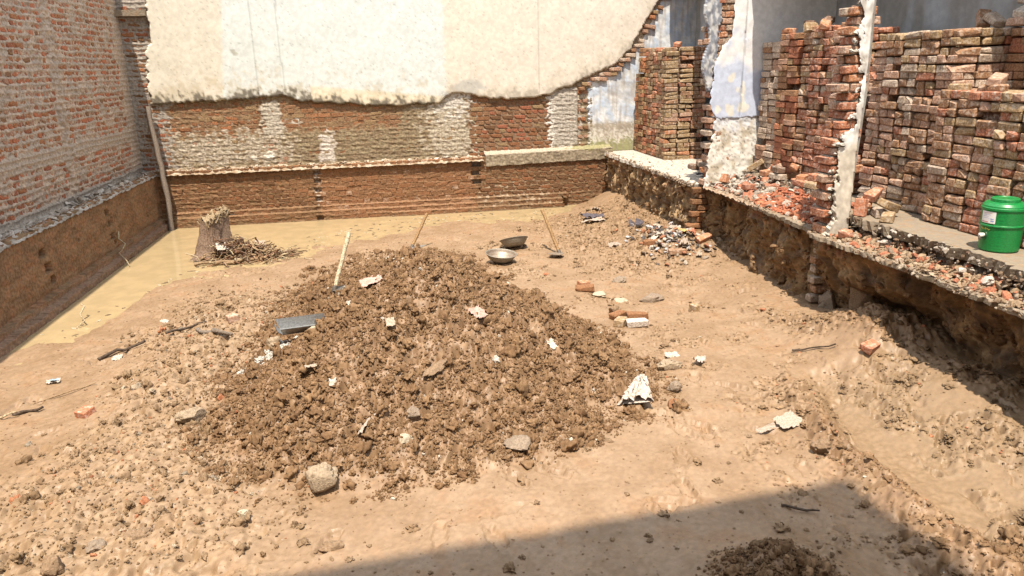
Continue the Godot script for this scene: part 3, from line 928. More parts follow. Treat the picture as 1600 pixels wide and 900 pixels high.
func blue_colour(x: float, y: float) -> Color:
	var n := nf.get_noise_2d(x * 3.0, y * 3.0)
	var n2 := nf.get_noise_2d(x * 12.0, y * 12.0)
	var c := c3(0.62, 0.64, 0.66).lerp(c3(0.46, 0.54, 0.66), clampf(0.5 + 1.6 * n, 0, 1))
	c = c.lerp(c3(0.40, 0.41, 0.42), 0.6 * clampf(n2 * 2.0 + n, 0, 1))
	c = c.lerp(c3(0.40, 0.39, 0.38), 0.55 * blob(x, y, 4.6, 2.15, 0.35, 0.25, 0.8))
	c = c.lerp(c3(0.30, 0.255, 0.19), 0.9 * (1.0 - sst(1.52, 1.6, y + 0.05 * n2)))
	c = c.lerp(c3(0.62, 0.59, 0.53), 0.8 * (1.0 - sst(1.33, 1.40, y + 0.3 * n2 + 0.1 * n)))
	c = c.lerp(c3(0.20, 0.20, 0.055), 0.8 * (1.0 - sst(1.17, 1.23, y + 0.12 * n2 + 0.08 * n)))
	c = c.lerp(c3(0.30, 0.25, 0.2), 0.5 * clampf(nf.get_noise_2d(x * 9.0, y * 0.8) * 2.0, 0, 1))
	return c * (1.0 + 0.12 * n2)

func build_back_foundation() -> void:
	var z0 := -14.42
	var fr := frame(Vector3(0, 0, z0), Vector3.RIGHT)
	var w := thing("brick_foundation", "muddy brown brick foundation along the back of the pit, stepped at its foot", "foundation wall")
	box_part(w, "wall_core", Vector3(-4.3, -0.4, -14.72), Vector3(4.6, 0.96, z0 - 0.06), M.dark_core)
	var foot := func(u: float, v: float) -> float:
		if u > 3.35 + 0.1 * nf.get_noise_2d(u * 3.0, v * 3.0): return 0.0
		return (0.06 if v < 0.255 else 0.0) + (0.06 if v < 0.17 else 0.0) + (0.05 if v < 0.085 and u > 0.0 else 0.0)
	var mort := sheet(-4.25, 4.35, 0.02, -0.2, 1.0, 0.0105, func(u: float, v: float) -> Vector3:
		var o: float = -0.009 + bed(u, v, 0.0, 0.085, 0.009) + 0.009 * nf.get_noise_2d(u * 7.0, v * 12.0) + 0.004 * nf.get_noise_2d(u * 30.0, v * 36.0) + foot.call(u, v)
		if v < 0.26: o += 0.006
		if absf(u - 1.64) < 0.09 and v > 0.4 and int(floor(v / 0.085)) % 2 == 0: o -= 0.07
		if absf(u + 1.32) < 0.055: o += (-0.05 if int(floor(v / 0.085)) % 2 == 0 else 0.008)
		if u < -3.2: o += 0.004
		return Vector3(u, v, z0 + o), func(x: float, y: float) -> Color:
		var n := nf.get_noise_2d(x * 2.5, y * 5.0)
		var n2 := nf.get_noise_2d(x * 15.0, y * 22.0)
		var c := c3(0.19, 0.115, 0.063).lerp(c3(0.24, 0.138, 0.076), clampf(0.5 + n, 0, 1))
		if x > -1.3 and x < 1.6: c = c.lerp(c3(0.265, 0.148, 0.083), 0.8)
		if x > 1.65: c = c.lerp(c3(0.20, 0.128, 0.075), 0.6)
		c = c.lerp(c3(0.42, 0.33, 0.24), 0.7 * boxm(x, y, 1.6, 3.1, 0.25, 0.36, 0.04, 0.3))
		c = c.lerp(c3(0.50, 0.44, 0.38), 0.7 * boxm(x, y, -1.38, -1.26, 0.3, 1.0, 0.02, 0.1) * (0.5 + 0.5 * signf(n2)))
		c = c.lerp(c3(0.17, 0.115, 0.07), 0.6 * (1.0 - sst(0.02, 0.08, y + 0.08 * n2)))
		return c * (1.0 + 0.2 * n2))
	part(w, "mud_mortar", mort, M.mortar)
	var list := []
	for q in courses(-4.2, 4.3, 0.0, 0.98, fr, func(u: float, v: float) -> Dictionary:
		if absf(u - 1.64) < 0.12 and v > 0.4 and int(floor(v / 0.085)) % 2 == 0: return {}
		if absf(u + 1.32) < 0.1 and int(floor(v / 0.085)) % 2 == 0: return {}
		if u < -1.3: return {"wet": 4, "wet_dark": 1.5, "wet_orange": 1}
		if u < 1.6: return {"wet_orange": 3, "wet": 2, "brown": 0.6}
		return {"wet": 3, "wet_dark": 2.5, "wet_orange": 0.6}):
		var p: Vector3 = q[0].origin
		q[0].origin.z += foot.call(p.x, p.y)
		list.append(q)
	put_bricks(w, list)
	# the ledge on top and the concrete beam at its right end
	var cap := sheet(-4.3, 1.8, 0.03, 14.35, 14.72, 0.03, func(u: float, v: float) -> Vector3:
		var e := 1.0 - sst(14.40, 14.44, v + 0.03 * nf.get_noise_2d(u * 6.0, 3.0))
		return Vector3(u, 1.0 + 0.015 * nf.get_noise_2d(u * 8.0, v * 8.0) + 0.03 * sst(14.5, 14.66, v) * (0.5 + nf.get_noise_2d(u * 3.0, 7.0)) - 0.05 * e, -v), func(u: float, v: float) -> Color:
		return c3(0.40, 0.33, 0.25).lerp(c3(0.26, 0.18, 0.11), clampf(0.35 + 1.6 * nf.get_noise_2d(u * 4.0, v * 9.0), 0, 1)))
	part(w, "ledge", cap, M.mortar)
	var beam := thing("plinth_beam", "rough grey concrete beam on the right end of the back foundation", "beam")
	var bm := sheet(1.84, 4.35, 0.02, -0.30, 0.42, 0.02, func(u: float, v: float) -> Vector3:
		# wrapped section: front face, rounded lip, then the top
		var n := 0.008 * nf.get_noise_2d(u * 8.0, v * 8.0) + 0.01 * nf.get_noise_2d(u * 2.0, v)
		var rise := 0.035 * (u - 1.84) / 2.4
		if v < 0.0: return Vector3(u, 1.06 + rise + v * 0.72 + (0.012 * nf.get_noise_2d(u * 4.0, 0.0) if v < -0.27 else 0.0), -14.385 + n)
		return Vector3(u, 1.06 + rise + n + 0.05 * sst(0.1, 0.35, v), -14.385 - v), func(u: float, v: float) -> Color:
		var c := c3(0.30, 0.245, 0.175) * (1.0 + 0.3 * nf.get_noise_2d(u * 6.0, v * 3.0))
		c = c.lerp(c3(0.42, 0.36, 0.28), sst(-0.03, 0.02, v + 0.05 * nf.get_noise_2d(u * 9.0, v * 9.0)))
		return c.lerp(c3(0.22, 0.21, 0.08), 0.7 * blob(u, v, 4.0, 0.15, 0.5, 0.2, 0.6)))
	part(beam, "concrete", bm, M.mortar)
	var end := sheet(0.0, 0.3, 0.03, 0.84, 1.05, 0.03, func(u: float, v: float) -> Vector3: return Vector3(1.845 + 0.012 * nf.get_noise_2d(u * 20.0, v * 20.0), v, -14.685 + u), func(_u, _v): return c3(0.33, 0.28, 0.21))
	part(beam, "broken_end", end, M.mortar)

func build_left_wall() -> void:
	var fr := frame(Vector3(-4.4, 0, 0), Vector3(0, 0, -1))
	var w := thing("brick_wall", "tall left brick wall with grey mortar smeared over its red courses", "wall")
	box_part(w, "wall_core", Vector3(-4.75, 0.5, -15.0), Vector3(-4.46, 5.1, -1.2), M.core)
	var tall := func(u: float, v: float) -> float:      # 1 where plain cement hides the bricks
		var s := 0.0
		s = maxf(s, boxm(u, v, 7.0, 15.0, 1.60, 1.80, 0.02, 0.06))
		s = maxf(s, boxm(u, v, 7.0, 15.0, 0.9, 1.10, 0.02, 0.06))
		s = maxf(s, boxm(u, v, 7.0, 15.0, 2.46, 2.58, 0.02, 0.12) * sst(-0.1, 0.2, nf.get_noise_2d(u * 0.9, 3.0)))
		s = maxf(s, sst(14.25, 14.32, u + 0.02 * ns.get_noise_2d(v * 3.0, 1.0)))
		s = maxf(s, 0.9 * blob(u, v, 11.6 + 0.06 * (v - 2.5), v, 0.16, 1.0, 0.5))
		s = maxf(s, 0.8 * sst(0.24, 0.40, nf.get_noise_2d(u * 1.1 + 60.0, v * 1.8)))
		return s
	var mort := sheet(7.4, 14.68, 0.0165, 0.98, 4.2, 0.0105, func(u: float, v: float) -> Vector3:
		var s: float = tall.call(u, v)
		var o := lerpf(-0.006, 0.008, s) + bed(u, v, 1.0, 0.085, 0.013) + (1.0 - 0.6 * s) * 0.014 * nf.get_noise_2d(u * 8.0, v * 9.0) + 0.007 * nf.get_noise_2d(u * 30.0, v * 36.0)
		o += 0.025 * blob(u, v, 11.6 + 0.06 * (v - 2.5), v, 0.14, 1.0, 0.5) * (0.6 + nf.get_noise_2d(u * 6.0, v * 6.0))
		return Vector3(-4.4 + o, v, -u), func(u: float, v: float) -> Color:
		var n := nf.get_noise_2d(u * 3.0, v * 3.0)
		var n2 := nf.get_noise_2d(u * 15.0, v * 15.0)
		var c := c3(0.48, 0.375, 0.29).lerp(c3(0.40, 0.325, 0.26), clampf(0.5 + 1.4 * n, 0, 1))
		c = c.lerp(c3(0.40, 0.335, 0.27), 0.6 * boxm(u, v, 7.0, 15.0, 1.60, 1.80, 0.02, 0.06))
		c = c.lerp(c3(0.30, 0.27, 0.235), 0.7 * (1.0 - sst(1.08, 1.14, v)))
		return c * (1.0 + 0.16 * n2))
	part(w, "mortar", mort, M.mortar)
	var list := courses(7.5, 14.3, 1.0, 4.15, fr, func(u: float, v: float) -> Dictionary:
		return {} if tall.call(u, v) > 0.85 else {"m_raw": 3, "m_orange": 2, "m_red": 2, "m_pink": 2.0, "m_brown": 0.5}, 0.085, 0.005)
	put_bricks(w, list)
	var ext := sheet(1.2, 7.4, 0.3, 0.98, 5.1, 0.3, func(u: float, v: float) -> Vector3: return Vector3(-4.41, v, -u), func(_u, _v): return c3(0.40, 0.32, 0.26))
	part(w, "near_face", ext, M.mortar)
	var upf := sheet(7.4, 14.7, 0.3, 4.2, 5.1, 0.3, func(u: float, v: float) -> Vector3: return Vector3(-4.40, v, -u), func(_u, _v): return c3(0.40, 0.32, 0.26))
	part(w, "upper_face", upf, M.mortar)
	# foundation below it, plastered over with mud
	var f := thing("mud_coated_foundation", "dark mud coated foundation wall down the left side of the pit", "foundation wall")
	box_part(f, "wall_core", Vector3(-4.5, -0.4, -14.7), Vector3(-4.2, 0.95, -1.4), M.dark_core)
	var holes := [Vector3(9.5, 0.70, 0.05), Vector3(9.6, 0.5, 0.06), Vector3(9.65, 0.34, 0.05), Vector3(11.75, 0.78, 0.045), Vector3(11.8, 0.6, 0.035), Vector3(11.85, 0.4, 0.045), Vector3(11.9, 0.3, 0.03), Vector3(10.6, 0.62, 0.02), Vector3(13.6, 0.4, 0.03)]
	var face := sheet(2.0, 14.5, 0.02, -0.15, 1.03, 0.0125, func(u: float, v: float) -> Vector3:
		var o := 0.010 * nf.get_noise_2d(u * 2.0, v * 4.0) + 0.005 * nf.get_noise_2d(u * 12.0, v * 12.0) + 0.35 * bed(u, v, 0.0, 0.085, 0.012)
		if sst(-0.2, 0.3, nf.get_noise_2d(u * 1.4, v * 1.4)) > 0.5: o += 0.5 * bed(u, v, 0.0, 0.085, -0.012)
		for h in holes:
			var d: float = maxf(absf(u - h.x + 0.02 * ns.get_noise_2d(u * 20.0, v * 20.0)) / (h.z * 1.4), absf(v - h.y) / h.z)
			o -= 0.09 * (1.0 - sst(0.75, 1.05, d))
		o += 0.025 * (1.0 - sst(0.02, 0.1, absf(u - 11.95 - 0.25 * (0.5 - v)))) * nf.get_noise_2d(u * 14.0, v * 14.0)
		if v < 0.19 + 0.02 * nf.get_noise_2d(u * 2.0, 1.0): o += 0.07
		if v < 0.10 + 0.02 * nf.get_noise_2d(u * 2.0, 5.0): o += 0.07
		if v > 1.0: o -= 0.05
		return Vector3(-4.12 + o, v, -u), func(u: float, v: float) -> Color:
		var n := nf.get_noise_2d(u * 1.6, v * 3.0)
		var n2 := nf.get_noise_2d(u * 12.0, v * 14.0)
		var c := c3(0.19, 0.115, 0.065).lerp(c3(0.25, 0.155, 0.088), clampf(0.5 + 1.3 * n, 0, 1))
		c = c.lerp(c3(0.31, 0.15, 0.08), 0.5 * clampf(2.2 * nf.get_noise_2d(u * 3.0 + 8.0, v * 6.0), 0, 1))
		c = c.lerp(c3(0.26, 0.175, 0.13), 0.5 * (1.0 - sst(0.12, 0.2, v)))
		return c * (1.0 + 0.16 * n2))
	part(f, "mud_face", face, M.mortar)
	var cap := sheet(1.5, 14.5, 0.03, 4.08, 4.45, 0.025, func(u: float, v: float) -> Vector3:
		var drop := 0.04 * (1.0 - sst(4.10, 4.15, v + 0.03 * nf.get_noise_2d(u * 5.0, 2.0)))
		return Vector3(-v, 1.0 + 0.02 * nf.get_noise_2d(u * 6.0, v * 6.0) + 0.012 * nf.get_noise_2d(u * 25.0, v * 25.0) - drop, -u), func(u: float, v: float) -> Color:
		var n := nf.get_noise_2d(u * 2.0, v * 7.0)
		return c3(0.30, 0.255, 0.205).lerp(c3(0.48, 0.43, 0.37), clampf(0.4 + 1.8 * n, 0, 1)) * (1.0 + 0.25 * nf.get_noise_2d(u * 20.0, v * 20.0)))
	part(f, "ledge", cap, M.mortar)

# ---------- the broken building on the right ----------
const XB := [Vector2(-14.9,4.30),Vector2(-12,4.34),Vector2(-10.3,4.36),Vector2(-9.85,4.44),Vector2(-8.7,4.5),Vector2(-8.4,4.37),Vector2(-7.4,4.38),Vector2(-6.9,4.4),Vector2(-6.5,4.6),Vector2(-6,4.8),Vector2(-5,4.72),Vector2(-4,4.62),Vector2(-1.5,4.6)]
const XT := [Vector2(-14.9,4.27),Vector2(-11.55,4.29),Vector2(-11.4,4.42),Vector2(-11.2,4.3),Vector2(-10.2,4.31),Vector2(-9.95,4.5),Vector2(-8.72,4.55),Vector2(-8.5,4.34),Vector2(-7.2,4.36),Vector2(-6.6,4.27),Vector2(-6.0,4.28),Vector2(-5.6,4.55),Vector2(-4.5,4.62),Vector2(-1.5,4.62)]

func bank_x(z: float, y: float) -> float:
	var t := sst(0.0, 1.0, y)
	if z > -6.75 and z < -5.5: t = lerpf(t, sst(0.38, 0.66, y + 0.06 * nf.get_noise_2d(z * 5.0, y)), sst(-6.75, -6.5, z) * (1.0 - sst(-5.8, -5.5, z)))
	if z > -9.9 and z < -8.5: t = lerpf(t, sst(-0.3, 1.0, y), 0.6)
	var x := lerpf(along(XB, z), along(XT, z), t)
	x -= 0.09 * nf.get_noise_2d(z * 1.9, y * 1.7) * sst(0.98, 0.8, y) + 0.05 * nf.get_noise_2d(z * 1.6, y * 0.9) + 0.05 * nf.get_noise_2d(z * 5.0, y * 1.6) * (1.0 if z < -10.2 else 0.8) + 0.03 * nf.get_noise_2d(z * 14.0, y * 9.0) + 0.008 * nf.get_noise_2d(z * 40.0, y * 40.0)
	if z < -10.3: x -= 0.07 * absf(nf.get_noise_2d(z * 9.0, y * 1.2 + 3.0))
	return x

func build_right_bank() -> void:
	var bank := sheet(-14.7, -1.6, 0.022, -0.12, 0.97, 0.022, func(u: float, v: float) -> Vector3: return Vector3(bank_x(u, v), v, u), func(u: float, v: float) -> Color:
		var n := nf.get_noise_2d(u * 2.0, v * 2.0)
		var n2 := nf.get_noise_2d(u * 12.0, v * 5.0)
		var c := c3(0.235, 0.142, 0.07).lerp(c3(0.33, 0.215, 0.115), clampf(0.5 + 1.3 * n + 0.7 * n2, 0, 1))
		if u < -10.2: c = c.lerp(c3(0.40, 0.275, 0.155), 0.7)
		c = c.lerp(c3(0.14, 0.10, 0.075), 0.7 * clampf(2.5 * nf.get_noise_2d(u * 3.0 + 50.0, v * 3.0) - 0.2, 0, 1))
		c = c.lerp(c3(0.29, 0.13, 0.08), 0.6 * sst(0.80, 0.9, v + 0.1 * n2) * sst(-0.1, 0.2, n))
		return c * (1.0 + 0.2 * n2))
	tag(part(self, "soil_bank", bank, M.mortar), "cut earth face under the broken floor on the right of the pit", "bank", "", "structure")
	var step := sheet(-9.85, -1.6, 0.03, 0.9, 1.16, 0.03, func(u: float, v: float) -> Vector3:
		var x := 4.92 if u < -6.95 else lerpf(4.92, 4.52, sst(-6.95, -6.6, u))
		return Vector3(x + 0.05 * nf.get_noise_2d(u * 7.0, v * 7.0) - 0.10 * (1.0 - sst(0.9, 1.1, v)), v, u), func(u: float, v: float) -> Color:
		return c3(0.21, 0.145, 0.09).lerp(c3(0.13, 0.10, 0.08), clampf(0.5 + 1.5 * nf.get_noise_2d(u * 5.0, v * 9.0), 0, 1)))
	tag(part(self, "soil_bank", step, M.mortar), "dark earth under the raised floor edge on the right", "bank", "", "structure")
	# a toothed brick pier left in the cut, and a grey one nearer
	var pier := thing("brick_pier", "toothed stub of brick footing standing in the cut earth below the blue wall", "brick pier")
	var list := []
	for r in 11:
		var y := 0.08 + r * 0.085
		var out := 4.30 - (0.10 if r % 2 == 0 else 0.0) - 0.14 * (1.0 - y) * (1.0 if r < 5 else 0.4)
		for k in 2:
			list.append([Transform3D(rot(0, rng.randfn() * 3.0, rng.randfn() * 2.0), Vector3(out + 0.12 + k * 0.2, y, -10.06 - 0.03 * k + rng.randfn() * 0.008)), "l%d" % (rng.randi() % 6), pick({"wet_orange": 2, "brown": 1, "wet": 1})])
	put_bricks(pier, list)
	var pier2 := thing("brick_pier", "column of grey mud covered brick ends in the cut below the narrow broken pier", "brick pier")
	list = []
	for r in 6:
		list.append([Transform3D(rot(0, 90 + rng.randfn() * 5.0, rng.randfn() * 3.0), Vector3(4.40 + 0.03 * (r % 2), 0.24 + r * 0.105, -7.02 + rng.randfn() * 0.015)), "h%d" % (rng.randi() % 6), pick({"grey": 2, "brown": 1})])
	put_bricks(pier2, list)
	# floors
	var fa := slab(ragged([Vector2(4.19, -14.62), Vector2(4.2, -12.5), Vector2(4.27, -10.12), Vector2(6.0, -10.12), Vector2(6.0, -14.62)], 0.025, 0.028, 2), 0.945, 1.0, 0.012)
	tag(part(self, "floor_slab", fa, M.white_slab), "whitish broken floor slab jutting over the far right earth bank", "floor slab")
	var fb := slab(ragged([Vector2(4.36, -9.95), Vector2(4.28, -8.4), Vector2(4.2, -6.95), Vector2(5.4, -6.95), Vector2(5.4, -9.85)], 0.025, 0.022, 2), 0.96, 1.0, 0.012)
	tag(part(self, "floor_slab", fb, M.concrete), "thin grey slab lip under the red brick rubble on the right", "floor slab")
	var fc := slab(ragged([Vector2(4.1, -6.82), Vector2(4.16, -5.5), Vector2(4.15, -4.2), Vector2(4.15, -1.7), Vector2(5.3, -1.7), Vector2(5.3, -6.82)], 0.025, 0.022, 2), 0.96, 1.0, 0.012)
	tag(part(self, "floor_slab", fc, M.concrete), "thin muddy slab lip along the near right edge of the pit", "floor slab")
	var up := slab(ragged([Vector2(4.86, -9.86), Vector2(4.9, -9.0), Vector2(4.84, -7.9), Vector2(4.82, -7.0), Vector2(4.42, -6.75), Vector2(4.41, -5.9), Vector2(4.44, -4.9), Vector2(4.33, -4.3), Vector2(4.35, -1.7), Vector2(6.1, -1.7), Vector2(6.1, -9.86)], 0.025, 0.03, 8), 1.11, 1.2, 0.012, 0.05)
	tag(part(self, "floor_slab", up, M.concrete), "raised broken concrete floor that carries the brick stacks and the green cooler", "floor slab")
	# inner wall, roof
	var inner := thing("inner_wall", "grey blue plastered wall at the back of the open rooms on the right", "wall")
	box_part(inner, "wall_core", Vector3(6.08, 0.9, -14.7), Vector3(6.3, 4.1, -1.7), M.core)
	var iw := sheet(-14.64, -1.7, 0.05, 0.95, 4.1, 0.05, func(u: float, v: float) -> Vector3: return Vector3(6.06 + 0.006 * nf.get_noise_2d(u * 2.0, v * 2.0), v, u), func(u: float, v: float) -> Color:
		var n := nf.get_noise_2d(u * 1.2, v * 0.5)
		return c3(0.37, 0.38, 0.40).lerp(c3(0.27, 0.26, 0.245), clampf(0.5 + 1.6 * n, 0, 1)) * (1.0 + 0.15 * nf.get_noise_2d(u * 8.0, v * 2.0)))
	part(inner, "plaster", iw, M.plaster)
	var roof := thing("roof_slab", "broken concrete roof over the open rooms on the right", "roof")
	part(roof, "concrete", slab(ragged([Vector2(5.5, -14.6), Vector2(4.85, -10.1), Vector2(4.77, -9.6), Vector2(4.79, -8.95), Vector2(5.26, -8.8), Vector2(5.26, -5.0), Vector2(5.2, -1.7), Vector2(6.5, -1.7), Vector2(6.5, -14.6)], 0.06, 0.03, 5), 4.1, 4.25), M.concrete)
	build_cross_wall()
	build_thin_pier()

func broken_courses(list: Array, boxes: Array, z: float, y0: float, y1: float, left: Array, right: Callable, core_to: Callable, tones: Dictionary) -> void:
	var r := 0
	var y := y0 + 0.0425
	while y < y1:
		var xl := along(left, y) + (0.05 if r % 2 else -0.02) + rng.randf_range(-0.03, 0.03)
		var xr: float = right.call(y)
		var x := xl
		while x < xr:
			var hd := rng.randf() < 0.45
			var w := 0.116 if hd else 0.234
			list.append([Transform3D(rot(rng.randfn() * 1.5, rng.randfn() * 2.5, rng.randfn() * 1.5), Vector3(x + w / 2, y, z - (0.114 if hd else 0.055) + rng.randfn() * 0.006)), ("h%d" if hd else "s%d") % (rng.randi() % 6), pick(tones)])
			if not hd: list.append([Transform3D(rot(0, rng.randfn() * 2.5, rng.randfn() * 1.5), Vector3(x + w / 2 + rng.randf_range(-0.03, 0.02), y, z - 0.175)), "s%d" % (rng.randi() % 6), pick(tones)])
			x += w
		var b := BoxMesh.new()
		var ce: float = core_to.call(y)
		if ce > xl + 0.07:
			b.size = Vector3(ce - xl - 0.05, 0.0855, 0.2)
			boxes.append([b, Transform3D(Basis.IDENTITY, Vector3((ce + xl + 0.05) / 2, y, z - 0.118))])
		y += 0.085
		r += 1

const W1_OUT := [Vector2(1,4.36),Vector2(1.45,4.35),Vector2(1.97,4.31),Vector2(2.22,4.34),Vector2(2.51,4.31),Vector2(2.76,4.34),Vector2(2.96,4.28),Vector2(3.16,4.29),Vector2(3.27,4.39),Vector2(3.43,4.41),Vector2(4.1,4.47)]
const W1_BLUE := [Vector2(1.9,4.5),Vector2(1.94,4.43),Vector2(2.05,4.35),Vector2(2.22,4.34),Vector2(2.43,4.37),Vector2(2.63,4.38),Vector2(2.83,4.46),Vector2(2.91,4.53),Vector2(2.99,4.61),Vector2(3.43,4.62),Vector2(4.1,4.65)]
func build_cross_wall() -> void:
	var z := -9.9
	var w := thing("cross_wall", "broken cross wall with peeling blue and white plaster and a ragged brick end", "wall")
	var list := []
	var boxes := []
	broken_courses(list, boxes, z, 1.0, 4.1, W1_OUT, func(y: float) -> float: return along(W1_BLUE, maxf(y, 1.95)) + 0.06, func(_y: float) -> float: return 6.06, {"pink": 2, "brown": 1.5, "orange": 1.2, "grey": 1.5, "red": 0.8})
	put_bricks(w, list)
	part(w, "wall_core", joined(boxes), M.core)
	var blue_in := func(u: float, v: float) -> float:
		return minf(u - along(W1_BLUE, v) + 0.025 * nf.get_noise_2d(u * 9.0, v * 6.0), v - 1.925 - 0.02 * nf.get_noise_2d(u * 7.0, 1.0))
	var blue := sheet(4.28, 6.06, 0.014, 1.88, 4.1, 0.014, func(u: float, v: float) -> Vector3:
		var o := 0.022 + 0.003 * nf.get_noise_2d(u * 3.0, v * 3.0)
		if absf(u - (4.80 - 0.02 * (3.4 - v))) < 0.008: o -= 0.012
		var bm: float = blue_in.call(u, v)
		if bm <= 0.0:
			var low := v < 1.95 and bm > v - 1.95 - 0.03 and u > along(W1_BLUE, v) + 0.02
			return Vector3(u if low else u - bm, v - bm if low else v, z + 0.018)
		return Vector3(u, v, z + o), func(u: float, v: float) -> Color:
		var n := nf.get_noise_2d(u * 2.0, v * 1.6)
		var n2 := nf.get_noise_2d(u * 11.0, v * 11.0)
		var c := c3(0.70, 0.70, 0.70).lerp(c3(0.43, 0.50, 0.66), (1.0 - sst(2.55, 2.95, v + 0.5 * n)) * 0.8)
		for q in [[4.62, 2.45, 0.05, 0.06], [4.72, 2.3, 0.02, 0.04], [4.62, 2.02, 0.06, 0.08], [4.80, 2.05, 0.08, 0.07], [4.44, 2.03, 0.05, 0.05], [4.8, 2.3, 0.03, 0.16]]:
			c = c.lerp(c3(0.70, 0.67, 0.57), 0.8 * blob(u, v, q[0], q[1], q[2], q[3], 0.6))
		if absf(u - (4.80 - 0.02 * (3.4 - v))) < 0.012: c *= 0.7
		return c * (1.0 + 0.06 * n2), func(u: float, v: float) -> bool: return blue_in.call(u, v) > 0.0)
	part(w, "blue_plaster", blue, M.plaster)
	var white_in := func(u: float, v: float) -> float: return minf(1.97 - v, u - 4.31 - 0.1 * sst(1.0, 1.9, v) + 0.05 * nf.get_noise_2d(u * 5.0, v * 7.0))
	var white := sheet(4.2, 5.2, 0.016, 0.99, 2.0, 0.016, func(u: float, v: float) -> Vector3:
		var o := 0.011 + 0.006 * nf.get_noise_2d(u * 5.0, v * 5.0) + 0.004 * nf.get_noise_2d(u * 16.0, v * 16.0)
		return Vector3(u, v, z + o) if white_in.call(u, v) > 0.0 else Vector3(u - white_in.call(u, v), v, z + 0.004), func(u: float, v: float) -> Color:
		var n2 := nf.get_noise_2d(u * 12.0, v * 12.0)
		var c := c3(0.66, 0.64, 0.59).lerp(c3(0.46, 0.50, 0.58), 0.6 * sst(1.7, 1.85, v + 0.2 * n2)).lerp(c3(0.42, 0.36, 0.27), clampf(2.0 * nf.get_noise_2d(u * 4.0, v * 3.0) + 0.6 * (1.35 - v), 0, 0.8))
		if nf.get_noise_2d(u * 14.0 + 4.0, v * 14.0) > 0.55: c *= 0.45
		return c * (1.0 + 0.15 * n2), func(u: float, v: float) -> bool: return white_in.call(u, v) > 0.0)
	part(w, "whitewash", white, M.plaster)
	var slate_in := func(u: float, v: float) -> float:
		return minf(minf(u - (4.25 + 0.04 * sin(v * 9.0)), 4.42 + 0.04 * sst(2.9, 3.4, v) - 0.06 * sst(2.7, 2.5, v) - u + 0.03 * nf.get_noise_2d(u * 9.0, v * 8.0)), v - 2.28)
	var slate := sheet(4.18, 4.55, 0.012, 2.2, 4.1, 0.012, func(u: float, v: float) -> Vector3:
		return Vector3(u, v, z + (0.012 + 0.008 * nf.get_noise_2d(u * 8.0, v * 5.0) if slate_in.call(u, v) > 0.0 else -0.02)), func(u: float, v: float) -> Color:
		return c3(0.20, 0.215, 0.25).lerp(c3(0.46, 0.46, 0.46), clampf(0.4 + 2.5 * nf.get_noise_2d(u * 9.0, v * 5.0), 0, 1)), func(u: float, v: float) -> bool: return slate_in.call(u, v) > 0.0)
	part(w, "slate_plaster", slate, M.plaster)

